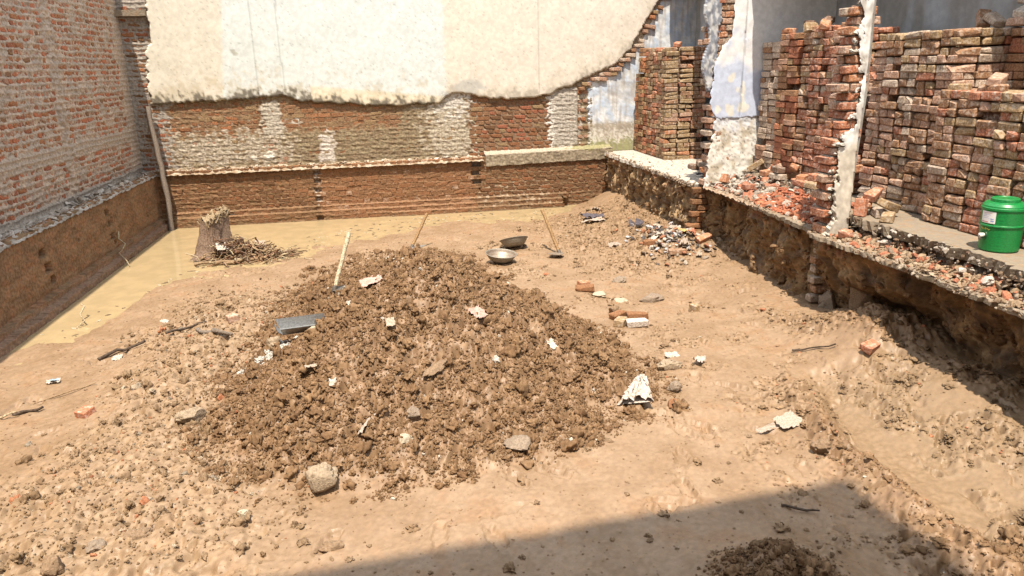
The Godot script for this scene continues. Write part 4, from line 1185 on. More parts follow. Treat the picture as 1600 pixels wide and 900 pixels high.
const W2_OUT := [Vector2(1,4.21),Vector2(1.25,4.15),Vector2(1.59,4.15),Vector2(1.92,4.21),Vector2(2.07,4.26),Vector2(2.57,4.25),Vector2(2.85,4.28),Vector2(3.04,4.31),Vector2(3.18,4.34),Vector2(4.1,4.41)]
const W2_PL := [Vector2(1,4.2),Vector2(1.24,4.22),Vector2(1.61,4.24),Vector2(1.95,4.28),Vector2(2.03,4.38),Vector2(2.3,4.41),Vector2(2.41,4.38),Vector2(2.53,4.42),Vector2(2.73,4.36),Vector2(3.04,4.37),Vector2(3.17,4.34),Vector2(4.1,4.34)]
const W2_R := [Vector2(1,4.41),Vector2(1.5,4.44),Vector2(2.4,4.49),Vector2(4.1,4.475)]
func build_thin_pier() -> void:
	var z := -6.7
	var w := thing("broken_pier", "narrow broken pier of toothed red brick with a strip of white plaster", "pier")
	var list := []
	var boxes := []
	broken_courses(list, boxes, z, 1.0, 4.1, W2_OUT, func(y: float) -> float: return along(W2_R, y) - 0.13, func(y: float) -> float: return along(W2_R, y) - 0.01, {"raw": 2, "red": 1.5, "orange": 1.5, "pink": 2, "grey": 0.8})
	put_bricks(w, list)
	part(w, "wall_core", joined(boxes), M.core)
	var pin := func(u: float, v: float) -> float: return minf(u - along(W2_PL, v) + 0.06 * nf.get_noise_2d(u * 9.0, v * 6.0) + 0.02 * nf.get_noise_2d(u * 30.0, v * 30.0), along(W2_R, v) + 0.004 - u)
	var white := sheet(4.1, 4.54, 0.011, 1.0, 4.1, 0.013, func(u: float, v: float) -> Vector3:
		var o := 0.026 + 0.006 * nf.get_noise_2d(u * 5.0, v * 4.0) + 0.05 * (1.0 - sst(1.1, 1.9, v))
		if along(W2_R, v) + 0.004 - u < 0.02: o -= 0.03
		if pin.call(u, v) > 0.0: return Vector3(u, v, z + o)
		var left := u < along(W2_R, v) - 0.03
		return Vector3(u - pin.call(u, v) * (1.0 if left else -1.0), v, z + (0.022 if left else -0.02)), func(u: float, v: float) -> Color:
		var c := c3(0.66, 0.65, 0.63).lerp(c3(0.48, 0.43, 0.36), sst(1.95, 1.8, v + 0.1 * nf.get_noise_2d(u * 6.0, v * 6.0)))
		c = c.lerp(c3(0.40, 0.36, 0.31), 0.7 * clampf(1.8 * nf.get_noise_2d(u * 5.0, v * 2.2), 0, 1))
		return c * (1.0 + 0.2 * nf.get_noise_2d(u * 14.0, v * 9.0)), func(u: float, v: float) -> bool: return pin.call(u, v) > 0.0)
	part(w, "white_plaster", white, M.plaster)
	var side := sheet(0.0, 0.25, 0.02, 1.0, 4.1, 0.03, func(u: float, v: float) -> Vector3: return Vector3(along(W2_R, v) + 0.002, v, z + 0.02 - u), func(_u, v): return c3(0.5, 0.48, 0.45) * (1.0 + 0.2 * nf.get_noise_2d(_u * 8.0, v * 5.0)))
	part(w, "jamb_plaster", side, M.plaster)
	# lime mortar left clinging on the teeth
	var xfs := []
	var cols := []
	for k in 26:
		var y := rng.randf_range(1.05, 3.9)
		var x := lerpf(along(W2_OUT, y) + 0.03, along(W2_PL, y), rng.randf())
		var r := rng.randf_range(0.01, 0.03)
		xfs.append(Transform3D(Basis.from_euler(Vector3(rng.randf() * 6, rng.randf() * 6, 0)) * Basis.from_scale(Vector3(r * 1.5, r * 0.6, r)), Vector3(x, round(y / 0.085) * 0.085 + 0.01, z + rng.randf_range(-0.02, 0.012))))
		cols.append(c3(0.60, 0.56, 0.50) * rng.randf_range(0.8, 1.1))
	multi(w, "lime_mortar", rock_mesh(2, 0.6, 300), M.clod, xfs, cols)

# ---------- stacks of bricks ----------
func stack(label: String, x0: float, nx: int, z0: float, nz: int, y0: float, tops: Callable, tone: Callable) -> void:
	var o := thing("brick_stack", label, "brick stack", Vector3(x0, y0, z0), "brick stacks in the open rooms")
	var list := []
	var p := 0.243
	var cores := []
	for i in nz:          # towards the camera
		for j in nx:      # away from the pit
			var rows: int = tops.call(i, j)
			var lean := rng.randfn() * 0.006
			var usual: String = tone.call(i, 5)
			for r in rows:
				if not (j == 0 or i == nz - 1 or r >= rows - 2 or (i == 0 and r > rows - 4) or r >= int(tops.call(i, maxi(j - 1, 0))) - 1): continue
				var dx := 0.016 * ns.get_noise_2d(i * 1.9 + x0 * 5.0, r * 0.22) + lean * r * 0.12 + rng.randfn() * 0.0025
				var y := r * 0.0735 + 0.037 + 0.012 * ns.get_noise_2d(i * 1.3 + 7.0, r * 0.4)
				var cx := (j + 0.5) * p + dx
				var cz := (i + 0.5) * p + rng.randfn() * 0.004
				var across := rng.randf() < 0.5
				for s in [-1, 1]:
					if rng.randf() < 0.02 and r < rows - 2: continue
					var g := rot(rng.randfn() * 0.8, rng.randfn() * 0.7 + (180.0 if rng.randf() < 0.5 else 0.0), rng.randfn() * 0.8)
					var q := Vector3(cx + rng.randfn() * 0.005, y, cz + s * 0.0595) if across else Vector3(cx + s * 0.0595, y, cz)
					var b := g if across else Basis.from_euler(Vector3(0, PI / 2, 0)) * g
					list.append([Transform3D(b * Basis.from_scale(Vector3(rng.randf_range(0.95, 1.01), rng.randf_range(0.94, 1.0), 1)), q), "l%d" % (rng.randi() % 6), usual if rng.randf() < 0.4 else tone.call(i, r)])
			var b2 := BoxMesh.new()
			b2.size = Vector3(p - (0.1 if j == 0 else 0.0), maxf(0.1, rows * 0.0735 - 0.16), p - (0.1 if i == nz - 1 else 0.0))
			cores.append([b2, Transform3D(Basis.IDENTITY, Vector3((j + 0.5) * p + (0.05 if j == 0 else 0.0), b2.size.y / 2, (i + 0.5) * p - (0.05 if i == nz - 1 else 0.0)))])
	put_bricks(o, list)
	part(o, "inner_bricks", joined(cores), M.b_dark)

func build_stacks() -> void:
	var mix1 := {"orange": 2, "brown": 3, "olive": 3, "raw": 0.8, "pink": 1, "red": 0.5}
	stack("far stack of orange and olive bricks standing against the mouldy blue white wall", 4.82, 3, -14.55, 7, 1.0, func(i: int, j: int) -> int: return (20 if i == 0 else 26 - (1 if (i * 7 + j) % 5 == 0 else 0)), func(_i: int, _r: int) -> String: return pick(mix1))
	stack("middle stack of mixed red and pale bricks between the blue wall and the narrow pier", 5.0, 2, -9.84, 9, 1.2, func(i: int, j: int) -> int: return 23 + (1 if i > 1 else 0) + (1 if i in [4, 5] else 0) - (1 if j == 1 and i < 3 else 0), func(i: int, r: int) -> String:
		if i < 2: return pick({"grey": 3, "pale": 2, "pink": 2, "brown": 1, "red": 0.5})
		if i == 7: return pick({"pale": 2, "pink": 2, "red": 1})
		if r < 11 or r % 7 == 2: return pick({"red": 3, "raw": 0.5, "brown": 2.5, "pink": 0.7})
		return pick({"brown": 2, "olive": 1.5, "red": 2, "grey": 1, "pink": 1}))
	var mix3 := {"pink": 2, "grey": 1.3, "red": 1, "brown": 3, "olive": 1, "pale": 0.6}
	stack("tall near stack of pinkish and brown bricks just right of the narrow pier", 5.0, 2, -7.46, 5, 1.2, func(i: int, _j: int) -> int: return 22 if i == 0 else 23, func(_i: int, r: int) -> String: return pick({"olive": 2, "brown": 2, "orange": 1}) if r > 19 else pick(mix3))
	stack("lower near stack of brown bricks directly behind the green cooler", 4.87, 2, -6.24, 6, 1.2, func(i: int, _j: int) -> int: return 16 if i < 4 else 15, func(_i: int, _r: int) -> String: return pick({"brown": 3, "olive": 2, "pink": 1.4, "red": 0.8, "grey": 0.5}))
	stack("rearmost near stack of red bricks rising behind the lower brown stack", 5.52, 2, -7.0, 9, 1.2, func(i: int, _j: int) -> int: return 23 if i < 4 else (24 if i < 7 else 26), func(_i: int, _r: int) -> String: return pick({"red": 2, "pink": 2, "brown": 1.5, "pale": 0.8, "orange": 0.8}))

func loose(label: String, at: Vector3, e: Vector3, tone: String, group := "", part_of := 1.0, called := "brick") -> void:
	var o := MeshInstance3D.new()
	o.name = numbered(self, called)
	o.mesh = BR["l%d" % (rng.randi() % 6)]
	o.material_override = M["b_" + tone]
	o.transform = Transform3D(rot(e.x, e.y, e.z) * Basis.from_scale(Vector3(part_of, 1, 1)), at)
	add_child(o, true)
	tag(o, label, "brick", group)

# ---------- things lying about ----------
func on(x: float, z: float, lift := 0.0) -> Vector3:
	return Vector3(x, ground_at(x, z) + lift, z)

func single(called: String, label: String, category: String, mesh: Mesh, m: Material, at: Vector3, b := Basis.IDENTITY, group := "") -> MeshInstance3D:
	var o := part(self, called, mesh, m, Transform3D(b, at))
	tag(o, label, category, group)
	return o

func hoe(label: String, base: Vector3, top: Vector3, yaw: float, pitch: float, handle: Material, blade: Material) -> void:
	var o := thing("hoe", label, "hoe", base, "hoes left standing on the spoil")
	var d := top - base
	var pts := []
	var rad := []
	for k in 9:
		pts.append(d * (k / 8.0) + Vector3(0.003 * ns.get_noise_2d(k, base.x * 9.0), 0.0, 0.003 * ns.get_noise_2d(k, base.x * 9.0 + 20.0)))
		rad.append(0.0235 + 0.002 * ns.get_noise_2d(k * 1.3, base.z))
	part(o, "handle", tube(pts, rad, 10), handle)
	var poly := PackedVector2Array()
	for q in [[-0.05, -0.02], [0.05, -0.02], [0.085, 0.03], [0.105, 0.12], [0.108, 0.2], [0.07, 0.215], [0.0, 0.22], [-0.07, 0.215], [-0.108, 0.2], [-0.105, 0.12], [-0.085, 0.03]]: poly.append(Vector2(q[0], q[1]))
	var b := rot(0, yaw, 0) * rot(pitch, 0, 0)
	part(o, "blade", slab(poly, -0.003, 0.003, 0.0, 0.002), blade, Transform3D(b, Vector3(0, 0.015, 0)))
	part(o, "eye", tube([d.normalized() * -0.02, d.normalized() * 0.06], [0.03, 0.027], 12), M.dark_steel)

func bowl(label: String, at: Vector3, b: Basis, r: float, outer: Material, group: String) -> void:
	var o := thing("mixing_pan", label, "pan", at, group)
	o.basis = b
	var s := r / 0.225
	var prof := []
	for q in [[0.0, 0.0], [0.09, 0.0], [0.13, 0.012], [0.17, 0.042], [0.2, 0.085], [0.213, 0.118]]: prof.append(Vector2(q[0], q[1]) * s)
	part(o, "shell", lathe(prof), outer)
	var inn := []
	for q in [[0.209, 0.118], [0.195, 0.086], [0.165, 0.046], [0.125, 0.018], [0.085, 0.006], [0.0, 0.005]]: inn.append(Vector2(q[0], q[1]) * s)
	part(o, "inside", lathe(inn), M.iron_mud)
	part(o, "rim", lathe([Vector2(0.213, 0.118) * s, Vector2(0.226, 0.117) * s, Vector2(0.228, 0.122) * s, Vector2(0.222, 0.126) * s, Vector2(0.209, 0.118) * s]), outer)

func build_tools() -> void:
	hoe("hoe with a pale new handle leaning on the left shoulder of the spoil heap", on(-0.67, -7.99, 0.05), Vector3(-0.47, 1.0, -8.2), 100, 0, M.wood_pale, M.dark_steel)
	hoe("hoe with a tan handle and bright blade beyond the top of the spoil heap", on(0.25, -11.12, 0.03), Vector3(0.53, 0.56, -11.4), 60, -8, M.wood_tan, M.steel)
	hoe("hoe with an olive tan handle leaning left beside the two pans", on(2.34, -10.3, 0.03), Vector3(2.17, 0.65, -10.7), -40, -6, M.wood_tan, M.iron_mud)
	bowl("round mud stained pan standing upright, nearer of the two pans on the flat mud", on(1.45, -10.1, 0.035), rot(4, 0, -5), 0.22, M.iron, "mixing pans")
	bowl("round pan tipped away so that its dark underside shows, farther of the two pans", on(1.78, -10.85, 0.03), rot(-22, 0, 4), 0.215, M.iron, "mixing pans")
	# trough
	var at := on(-0.88, -6.62, 0.095)
	var t := thing("metal_trough", "galvanised metal trough half buried in the left flank of the spoil heap", "trough", at)
	t.basis = rot(0, 20, 0) * rot(0, 0, -3) * rot(10, 0, 0)
	var plate := func(called: String, a: Vector3, bq: Vector3, c: Vector3, d: Vector3):
		var f := func(u: float, v: float) -> Vector3: return a.lerp(bq, u).lerp(d.lerp(c, u), v)
		var n := (bq - a).cross(d - a).normalized() * 0.004
		part(t, called, joined([[sheet(0, 1, 0.25, 0, 1, 0.5, f), Transform3D.IDENTITY], [sheet(0, 1, 0.25, 0, 1, 0.5, f), Transform3D(Basis.IDENTITY, -n)]]), M.zinc)
	plate.call("base", Vector3(-0.17, 0, 0.06), Vector3(0.24, 0, 0.06), Vector3(0.24, 0, -0.06), Vector3(-0.17, 0, -0.06))
	plate.call("front_side", Vector3(-0.17, 0, 0.06), Vector3(0.24, 0, 0.06), Vector3(0.24, 0.07, 0.1), Vector3(-0.2, 0.07, 0.1))
	plate.call("back_side", Vector3(-0.17, 0, -0.06), Vector3(0.24, 0, -0.06), Vector3(0.24, 0.085, -0.09), Vector3(-0.2, 0.085, -0.09))
	plate.call("end_lip", Vector3(-0.17, 0, 0.06), Vector3(-0.17, 0, -0.06), Vector3(-0.22, 0.05, -0.08), Vector3(-0.22, 0.05, 0.09))

func build_cooler() -> void:
	var o := thing("water_cooler", "bright green plastic water cooler jug standing on the broken floor at the right", "water cooler", Vector3(4.68, 1.205, -5.08))
	part(o, "body", lathe([Vector2(0, 0), Vector2(0.132, 0), Vector2(0.139, 0.008), Vector2(0.146, 0.19), Vector2(0.153, 0.194), Vector2(0.155, 0.20), Vector2(0.153, 0.207), Vector2(0.148, 0.211), Vector2(0.150, 0.318), Vector2(0.157, 0.323), Vector2(0.157, 0.338), Vector2(0.151, 0.343)], 56), M.green)
	part(o, "lid", lathe([Vector2(0.151, 0.343), Vector2(0.149, 0.354), Vector2(0.132, 0.372), Vector2(0.128, 0.374), Vector2(0.104, 0.376), Vector2(0.1, 0.379)], 56), M.green)
	part(o, "cap", lathe([Vector2(0.1, 0.378), Vector2(0.098, 0.402), Vector2(0.092, 0.407), Vector2(0.082, 0.407), Vector2(0.078, 0.403), Vector2(0, 0.404)], 56), M.green)
	var h := part(o, "handle", tube([Vector3(0, 0.362, -0.06), Vector3(0.03, 0.358, -0.055), Vector3(0.045, 0.346, -0.03), Vector3(0.05, 0.34, 0), Vector3(0.045, 0.346, 0.03), Vector3(0.03, 0.358, 0.055), Vector3(0, 0.362, 0.06)], [0.013, 0.014, 0.014, 0.014, 0.014, 0.014, 0.013], 10), M.green, Transform3D(Basis(Vector3.UP, deg_to_rad(-40)), Vector3(0.118, -0.005, 0.098)))
	h.name = "handle"
	var patch := func(par: Node, called: String, a0: float, a1: float, y0: float, y1: float, m: Material, r: float):
		# angles measured from -x towards +z
		return part(par, called, sheet(deg_to_rad(a0), deg_to_rad(a1), 0.04, y0, y1, 0.05, func(u: float, v: float) -> Vector3:
			var rr := r + lerpf(0.146, 0.150, v / 0.32) - 0.146
			return Vector3(-rr * cos(u), v, rr * sin(u))), m)
	var st: Node3D = patch.call(o, "paper_label", -16, 30, 0.222, 0.312, M.label_paper, 0.1485)
	for k in 4: patch.call(st, "print_line", -10 + k % 2 * 4, 20 - k % 3 * 5, 0.299 - k * 0.013, 0.3005 - k * 0.013, M.ink_red if k < 1 else M.ink_blue, 0.1495)
	patch.call(st, "print_block", 16, 25, 0.2535, 0.2575, M.ink_blue, 0.1495)
	patch.call(st, "print_block", 17, 26, 0.238, 0.2435, M.ink_blue, 0.1495)
	patch.call(st, "print_block", -13, 10, 0.2285, 0.234, M.ink_red, 0.1495)
	for k in 6: patch.call(o, "gold_letter", -14 + k * 5.6, -10.4 + k * 5.6, 0.172 - 0.003 * (k % 2), 0.186 - 0.004 * (k % 3), M.gold, 0.1475)
	var tap := part(o, "tap_seat", lathe([Vector2(0, 0.0), Vector2(0.032, 0.0), Vector2(0.030, 0.006), Vector2(0, 0.008)], 24), M.green_dark, Transform3D(Basis(Vector3(0, 0, 1), PI / 2), Vector3(-0.142, 0.125, 0.0)))
	part(tap, "tap", tube([Vector3(0, 0, 0), Vector3(0, 0.03, 0), Vector3(0, 0.042, 0)], [0.014, 0.016, 0.016], 14), M.tap)
	part(tap, "spout", tube([Vector3(0, 0.034, 0), Vector3(-0.02, 0.037, 0), Vector3(-0.036, 0.036, 0)], [0.011, 0.010, 0.009], 12), M.tap_dark)

func bent(a: Vector3, b: Vector3, wob: float, n := 7) -> Array:
	var pts := []
	var s := rng.randf() * 99.0
	for k in n:
		var t := float(k) / (n - 1)
		pts.append(a.lerp(b, t) + Vector3(ns.get_noise_2d(t * 2.2 + s, 1.0), ns.get_noise_2d(t * 2.2 + s, 20.0) * 0.6, ns.get_noise_2d(t * 2.2 + s, 40.0)) * wob)
	return pts

func taper(r0: float, r1: float, n := 7) -> Array:
	var o := []
	for k in n: o.append(lerpf(r0, r1, float(k) / (n - 1)) * (1.0 + 0.2 * ns.get_noise_2d(k * 2.0, r0 * 900.0)))
	return o

func build_stump() -> void:
	var o := thing("tree_stump", "weathered tree stump with a frayed pale top standing in the muddy water", "tree stump", Vector3(-2.68, -0.1, -11.85))
	var f := func(u: float, v: float) -> Vector3:
		var r := 0.175 + 0.02 * v + 0.17 * pow(1.0 - v, 2.6) * (1.0 + 0.25 * cos(u * 3.0 + 0.6)) + 0.10 * pow(1.0 - v, 1.5) * maxf(0.0, cos(u - PI)) 
		r *= 1.0 + 0.09 * cos(u * 5.0 + v * 1.2) * (0.5 + v) + 0.16 * nf.get_noise_3d(cos(u) * 1.5, v * 1.2, sin(u) * 1.5) + 0.05 * nf.get_noise_3d(cos(u) * 8.0, v * 3.0, sin(u) * 8.0)
		var y := v * (0.72 + 0.07 * cos(u - 0.5) + 0.05 * ns.get_noise_2d(u * 2.0, 4.0))
		return Vector3(r * cos(u) + 0.03 * v, y, -r * sin(u))
	part(o, "trunk", sheet(0, TAU, TAU / 60, 0, 1, 0.04, f), M.wood_stump)
	var top := sheet(0, TAU, TAU / 40, 0.0, 1.0, 0.1, func(u: float, v: float) -> Vector3:
		var e: Vector3 = f.call(u, 1.0)
		var c := Vector3(0.03, 0.68, 0)
		return c.lerp(e, v) + Vector3(0, 0.05 * nf.get_noise_2d(cos(u) * v * 4.0, sin(u) * v * 4.0) + 0.02 * v, 0))
	part(o, "frayed_top", top, M.fibre)
	for k in 70:
		var u := rng.randf() * TAU
		var e: Vector3 = f.call(u, 1.0) * rng.randf_range(0.92, 1.03)
		e.y = f.call(u, 1.0).y
		part(o, "bark_fibre", tube([e + Vector3(0, -0.06, 0), e + Vector3(rng.randfn() * 0.02, 0.01, rng.randfn() * 0.02), e + Vector3(rng.randfn() * 0.05, rng.randf_range(-0.03, 0.05), rng.randfn() * 0.05)], [0.014, 0.010, 0.003], 5), M.fibre)
	part(o, "splinter", tube([Vector3(0.06, 0.71, -0.02), Vector3(0.2, 0.735, 0.0), Vector3(0.36, 0.73, 0.03)], [0.025, 0.017, 0.005], 6), M.wood_dark)
	for q in [[2.9, 0.55], [3.6, 0.5], [4.4, 0.42], [5.2, 0.5], [0.2, 0.7], [-0.5, 0.75], [1.2, 0.4]]:
		var d := Vector3(cos(q[0]), 0, -sin(q[0]))
		part(o, "root", tube([d * 0.22 + Vector3(0, 0.16, 0), d * 0.36 + Vector3(0, 0.07, 0), d * q[1] + Vector3(0, 0.03, 0), d * (q[1] + 0.12) + Vector3(0, -0.02, 0)], [0.075, 0.055, 0.035, 0.02], 8, 0.5), M.wood_stump)
	var h := thing("root_heap", "tangled heap of cut roots and twigs piled against the right side of the tree stump", "root heap", Vector3(-2.16, 0.0, -11.55))
	for k in 290:
		var cx := rng.randfn() * 0.31
		var cz := rng.randfn() * 0.18
		var hgt := maxf(0.0, 0.36 * exp(-pow((cx + 0.16) / 0.36, 2) - pow(cz / 0.25, 2))) * rng.randf()
		var c := Vector3(cx, 0.02 + hgt, cz)
		var dir := Vector3(rng.randfn(), rng.randfn() * 0.45, rng.randfn()).normalized() * rng.randf_range(0.06, 0.2)
		part(h, "twig", tube(bent(c - dir, c + dir, 0.06), taper(rng.randf_range(0.007, 0.017), 0.005), 6), [M.root_tan, M.root_brown, M.root_red, M.root_tan, M.root_pale][rng.randi() % 5])
	for q in [[-0.75, 0.28, 0.1, 0.30, 0.024, 0], [-0.42, 0.30, 0.28, 0.24, 0.028, 0], [0.2, 0.12, 0.75, 0.02, 0.014, 1], [0.2, -0.02, 0.72, -0.16, 0.016, 1], [0.0, 0.02, -0.14, 0.30, 0.012, 2], [0.1, 0.1, 0.62, 0.14, 0.011, 0], [-0.2, 0.18, 0.25, 0.1, 0.016, 2]]:
		part(h, "root", tube(bent(Vector3(q[0], 0.03, q[1]), Vector3(q[2], 0.05, q[3]), 0.05), taper(q[4], q[4] * 0.6), 8, 0.3), [M.root_tan, M.root_brown, M.root_pale][q[5]])
	loose("muddy brown half brick lying at the front of the root heap", Vector3(-2.02, 0.03, -11.35), Vector3(0, 20, 0), "wet", "", 0.8)
	single("plastic_scrap", "white plastic scrap caught between the stump and the root heap", "plastic scrap", crumple(0.16, 0.14, 0.08, 5), M.plastic_white, Vector3(-2.5, 0.24, -11.42), rot(50, 20, 10))
	single("paper_scrap", "crumpled white scrap on the far side of the root heap", "paper scrap", crumple(0.14, 0.12, 0.1, 6), M.paper, Vector3(-2.02, 0.2, -11.8), rot(10, 0, 0))
	var pts := []
	var rad := []
	for k in 14:
		var t := k / 13.0
		pts.append(Vector3(-3.92, -0.08, -14.13).lerp(Vector3(-4.06, 2.16, -14.5), t) + Vector3(0.03 * sin(t * 5.0) + 0.012 * ns.get_noise_2d(t * 9.0, 2.0), 0, 0.0))
		rad.append(0.05 - 0.006 * t + 0.006 * ns.get_noise_2d(t * 14.0, 7.0))
	single("wooden_pole", "crooked grey wooden pole leaning upright in the left back corner", "pole", tube(pts, rad, 14, 0.12), M.wood_old, Vector3.ZERO)
	var r1 := bent(Vector3(-3.62, 0.16, -9.12), on(-3.5, -8.62, 0.02), 0.05)
	single("root", "pale bent root sticking out of the water at the left", "root", tube(r1, taper(0.011, 0.006), 6), M.root_pale, Vector3.ZERO)
	single("root", "thin pale root hanging from the foot of the left wall", "root", tube(bent(Vector3(-4.08, 0.42, -11.95), Vector3(-3.9, 0.05, -11.55), 0.08), taper(0.012, 0.006), 6), M.root_pale, Vector3.ZERO)

func scrap(called: String, label: String, x: float, z: float, w: float, d: float, up: float, m: Material, e: Vector3, lift := 0.02, cat := "", bow := 0.0) -> void:
	single(called, label, cat if cat else called.replace("_", " "), crumple(w, d, up, int(absf(x * 131.0 + z * 17.0)), 12, bow), m, on(x, z, lift), rot(e.x, e.y, e.z))

func stone(label: String, x: float, z: float, size: Vector3, m: Material, sd: int, yaw := 0.0, lift := 0.3, cut := 0.4, at_y := -99.0) -> void:
	var p := on(x, z) if at_y < -50.0 else Vector3(x, at_y, z)
	single("stone", label, "stone", rock_mesh(3, 0.28, sd, cut), m, p + Vector3(0, size.y * lift, 0), rot(0, yaw, 0) * Basis.from_scale(size))

func stick(label: String, a: Vector3, b: Vector3, r: float, m: Material, called := "stick") -> void:
	single(called, label, called.replace("_", " "), tube(bent(a, b, r * 1.6, 6), taper(r, r * 0.75, 6), 8, 0.25), m, Vector3.ZERO)

func build_litter() -> void:
	# bags, papers and wrappers
	var bag := sheet(-0.5, 0.5, 0.04, -0.5, 0.5, 0.04, func(u: float, v: float) -> Vector3:
		var wdt := lerpf(0.29, 0.08, clampf(v + 0.5, 0, 1))
		var fill := sqrt(maxf(0.0, (0.25 - u * u) * 4.0)) * sqrt(maxf(0.0, 0.5 - v)) 
		return Vector3(u * wdt + 0.10 * (v + 0.5) + 0.012 * ns.get_noise_2d(u * 5.0, v * 7.0), 0.04 * fill + (0.020 * ns.get_noise_2d(u * 4.0, v * 5.0) + 0.012 * absf(ns.get_noise_2d(u * 11.0, v * 9.0))) * (0.3 + fill), -v * 0.30 + 0.02 * ns.get_noise_2d(u * 5.0, 3.0)))
	var under := sheet(-0.5, 0.5, 0.1, -0.5, 0.5, 0.1, func(u: float, v: float) -> Vector3: return Vector3(u * lerpf(0.29, 0.08, v + 0.5) + 0.10 * (v + 0.5), -0.004, -v * 0.30))
	single("plastic_bag", "white triangular plastic bag of powder lying on the right foot of the spoil heap", "plastic bag", joined([[bag, Transform3D.IDENTITY], [under, Transform3D.IDENTITY]]), M.plastic_white, on(1.80, -5.36, 0.04), rot(19, -8, 4))
	scrap("paper_wrapper", "silver grey torn wrapper on the lower front of the spoil heap", -0.29, -4.93, 0.06, 0.19, 0.035, M.foil_bag, Vector3(20, -32, 0), 0.03)
	scrap("paper_scrap", "curled pale scrap on the left face of the spoil heap above the gravel", -0.64, -5.5, 0.19, 0.055, 0.05, M.paper, Vector3(15, 25, 0), 0.03)
	scrap("paper_scrap", "small white scrap casting a dark shadow high on the front of the heap", -0.07, -5.6, 0.07, 0.08, 0.03, M.paper, Vector3(30, 10, 10), 0.05)
	scrap("paper_scrap", "bright white scrap on the right shoulder of the spoil heap", 1.25, -5.78, 0.09, 0.13, 0.04, M.plastic_white, Vector3(20, 30, 0), 0.03)
	scrap("wrapper", "pinkish silver wrapper near the top right of the spoil heap", 0.63, -5.82, 0.13, 0.13, 0.05, M.plastic_pink, Vector3(25, 35, 0), 0.04)
	scrap("wrapper", "red and white crumpled packet on the crest of the spoil heap", -0.23, -6.72, 0.20, 0.12, 0.05, M.plastic_pink, Vector3(10, 20, 10), 0.05)
	scrap("plastic_scrap", "clear grey scooped plastic sheet behind the red and white packet", -0.22, -6.98, 0.16, 0.15, 0.05, M.plastic_grey, Vector3(30, 30, 0), 0.04, "", 0.2)
	scrap("plastic_scrap", "pale bluish plastic strip just left of the red and white packet", -0.40, -6.55, 0.10, 0.06, 0.04, M.plastic_white, Vector3(10, 40, 0), 0.02)
	scrap("paper_scrap", "yellowish paper where the right side of the heap meets the flat mud", 1.12, -7.75, 0.14, 0.12, 0.05, M.paper, Vector3(20, -30, 0), 0.03)
	scrap("wrapper", "blue and white wrapper lying on the smooth mud at the far left", -3.12, -6.9, 0.11, 0.08, 0.03, M.plastic_white, Vector3(5, 15, 0), 0.02)
	single("wrapper", "blue strip of the wrapper on the smooth mud at the far left", "wrapper", crumple(0.07, 0.035, 0.02, 44), M.paper_blue, on(-3.105, -6.885, 0.035), rot(8, 25, 0))
	scrap("wrapper", "white and blue wrapper beside the dark stick on the left mud", -2.74, -7.42, 0.09, 0.08, 0.05, M.plastic_white, Vector3(15, 10, 0), 0.02)
	scrap("plastic_scrap", "white crumpled scrap beside the shore of the water at the left", -2.57, -8.45, 0.09, 0.08, 0.05, M.plastic_white, Vector3(15, 10, 0), 0.03)
	scrap("cloth", "pale crumpled cloth on the mud at the near right", 2.80, -4.72, 0.20, 0.14, 0.035, M.cloth_pale, Vector3(8, 20, 0), 0.04)
	scrap("cloth", "narrow pale strip of cloth just left of the crumpled cloth at the near right", 2.62, -4.68, 0.20, 0.05, 0.03, M.cloth_pale, Vector3(2, 20, 0), 0.02)
	scrap("plastic_scrap", "knotted white plastic lying right of the spoil heap beyond the white bag", 2.48, -6.25, 0.14, 0.07, 0.05, M.plastic_white, Vector3(5, 10, 0), 0.03)
	scrap("plastic_scrap", "white shreds of plastic right of the knotted plastic on flat mud", 2.65, -6.02, 0.10, 0.09, 0.06, M.plastic_white, Vector3(5, 40, 0), 0.02)
	scrap("cloth", "dark purple cloth heaped near the far right corner of the pit", 3.36, -12.2, 0.42, 0.22, 0.12, M.cloth_dark, Vector3(8, 10, 0), 0.06)
	scrap("cloth", "white cloth spread in front of the dark purple cloth", 3.30, -11.95, 0.36, 0.17, 0.06, M.cloth_pale, Vector3(5, 12, 0), 0.03)
	for k in 3: scrap("cloth", ["grey shred of cloth left of the rubbish heap", "white rag just behind the purple cloth", "dark rag on the back edge of the rubbish heap"][k], [3.15, 3.55, 3.72][k], [-10.3, -12.7, -11.2][k], 0.16, 0.12, 0.1, [M.cloth_pale, M.cloth_pale, M.cloth_dark][k], Vector3(5, k * 40, 0), 0.03)
	# lime spilled by the trough
	var xfs := []
	var cols := []
	for k in 340:
		var x := -1.14 + rng.randfn() * 0.075
		var z := -6.52 + rng.randfn() * 0.09
		x += (z + 6.5) * -0.5
		var r := rng.randf_range(0.005, 0.026)
		xfs.append(Transform3D(Basis.from_euler(Vector3(rng.randf() * 6, rng.randf() * 6, 0)) * Basis.from_scale(Vector3(r, r * 0.5, r)), on(x, z, 0.004)))
		cols.append(c3(0.52, 0.49, 0.44) * rng.randf_range(0.85, 1.1))
	var lime := thing("lime", "white lime spilled on the gravel below the metal trough", "lime")
	lime.set_meta("kind", "stuff")
	multi(lime, "lumps", rock_mesh(2, 0.6, 310), M.clod, xfs, cols)
	# scum floating on the water
	xfs = []
	cols = []
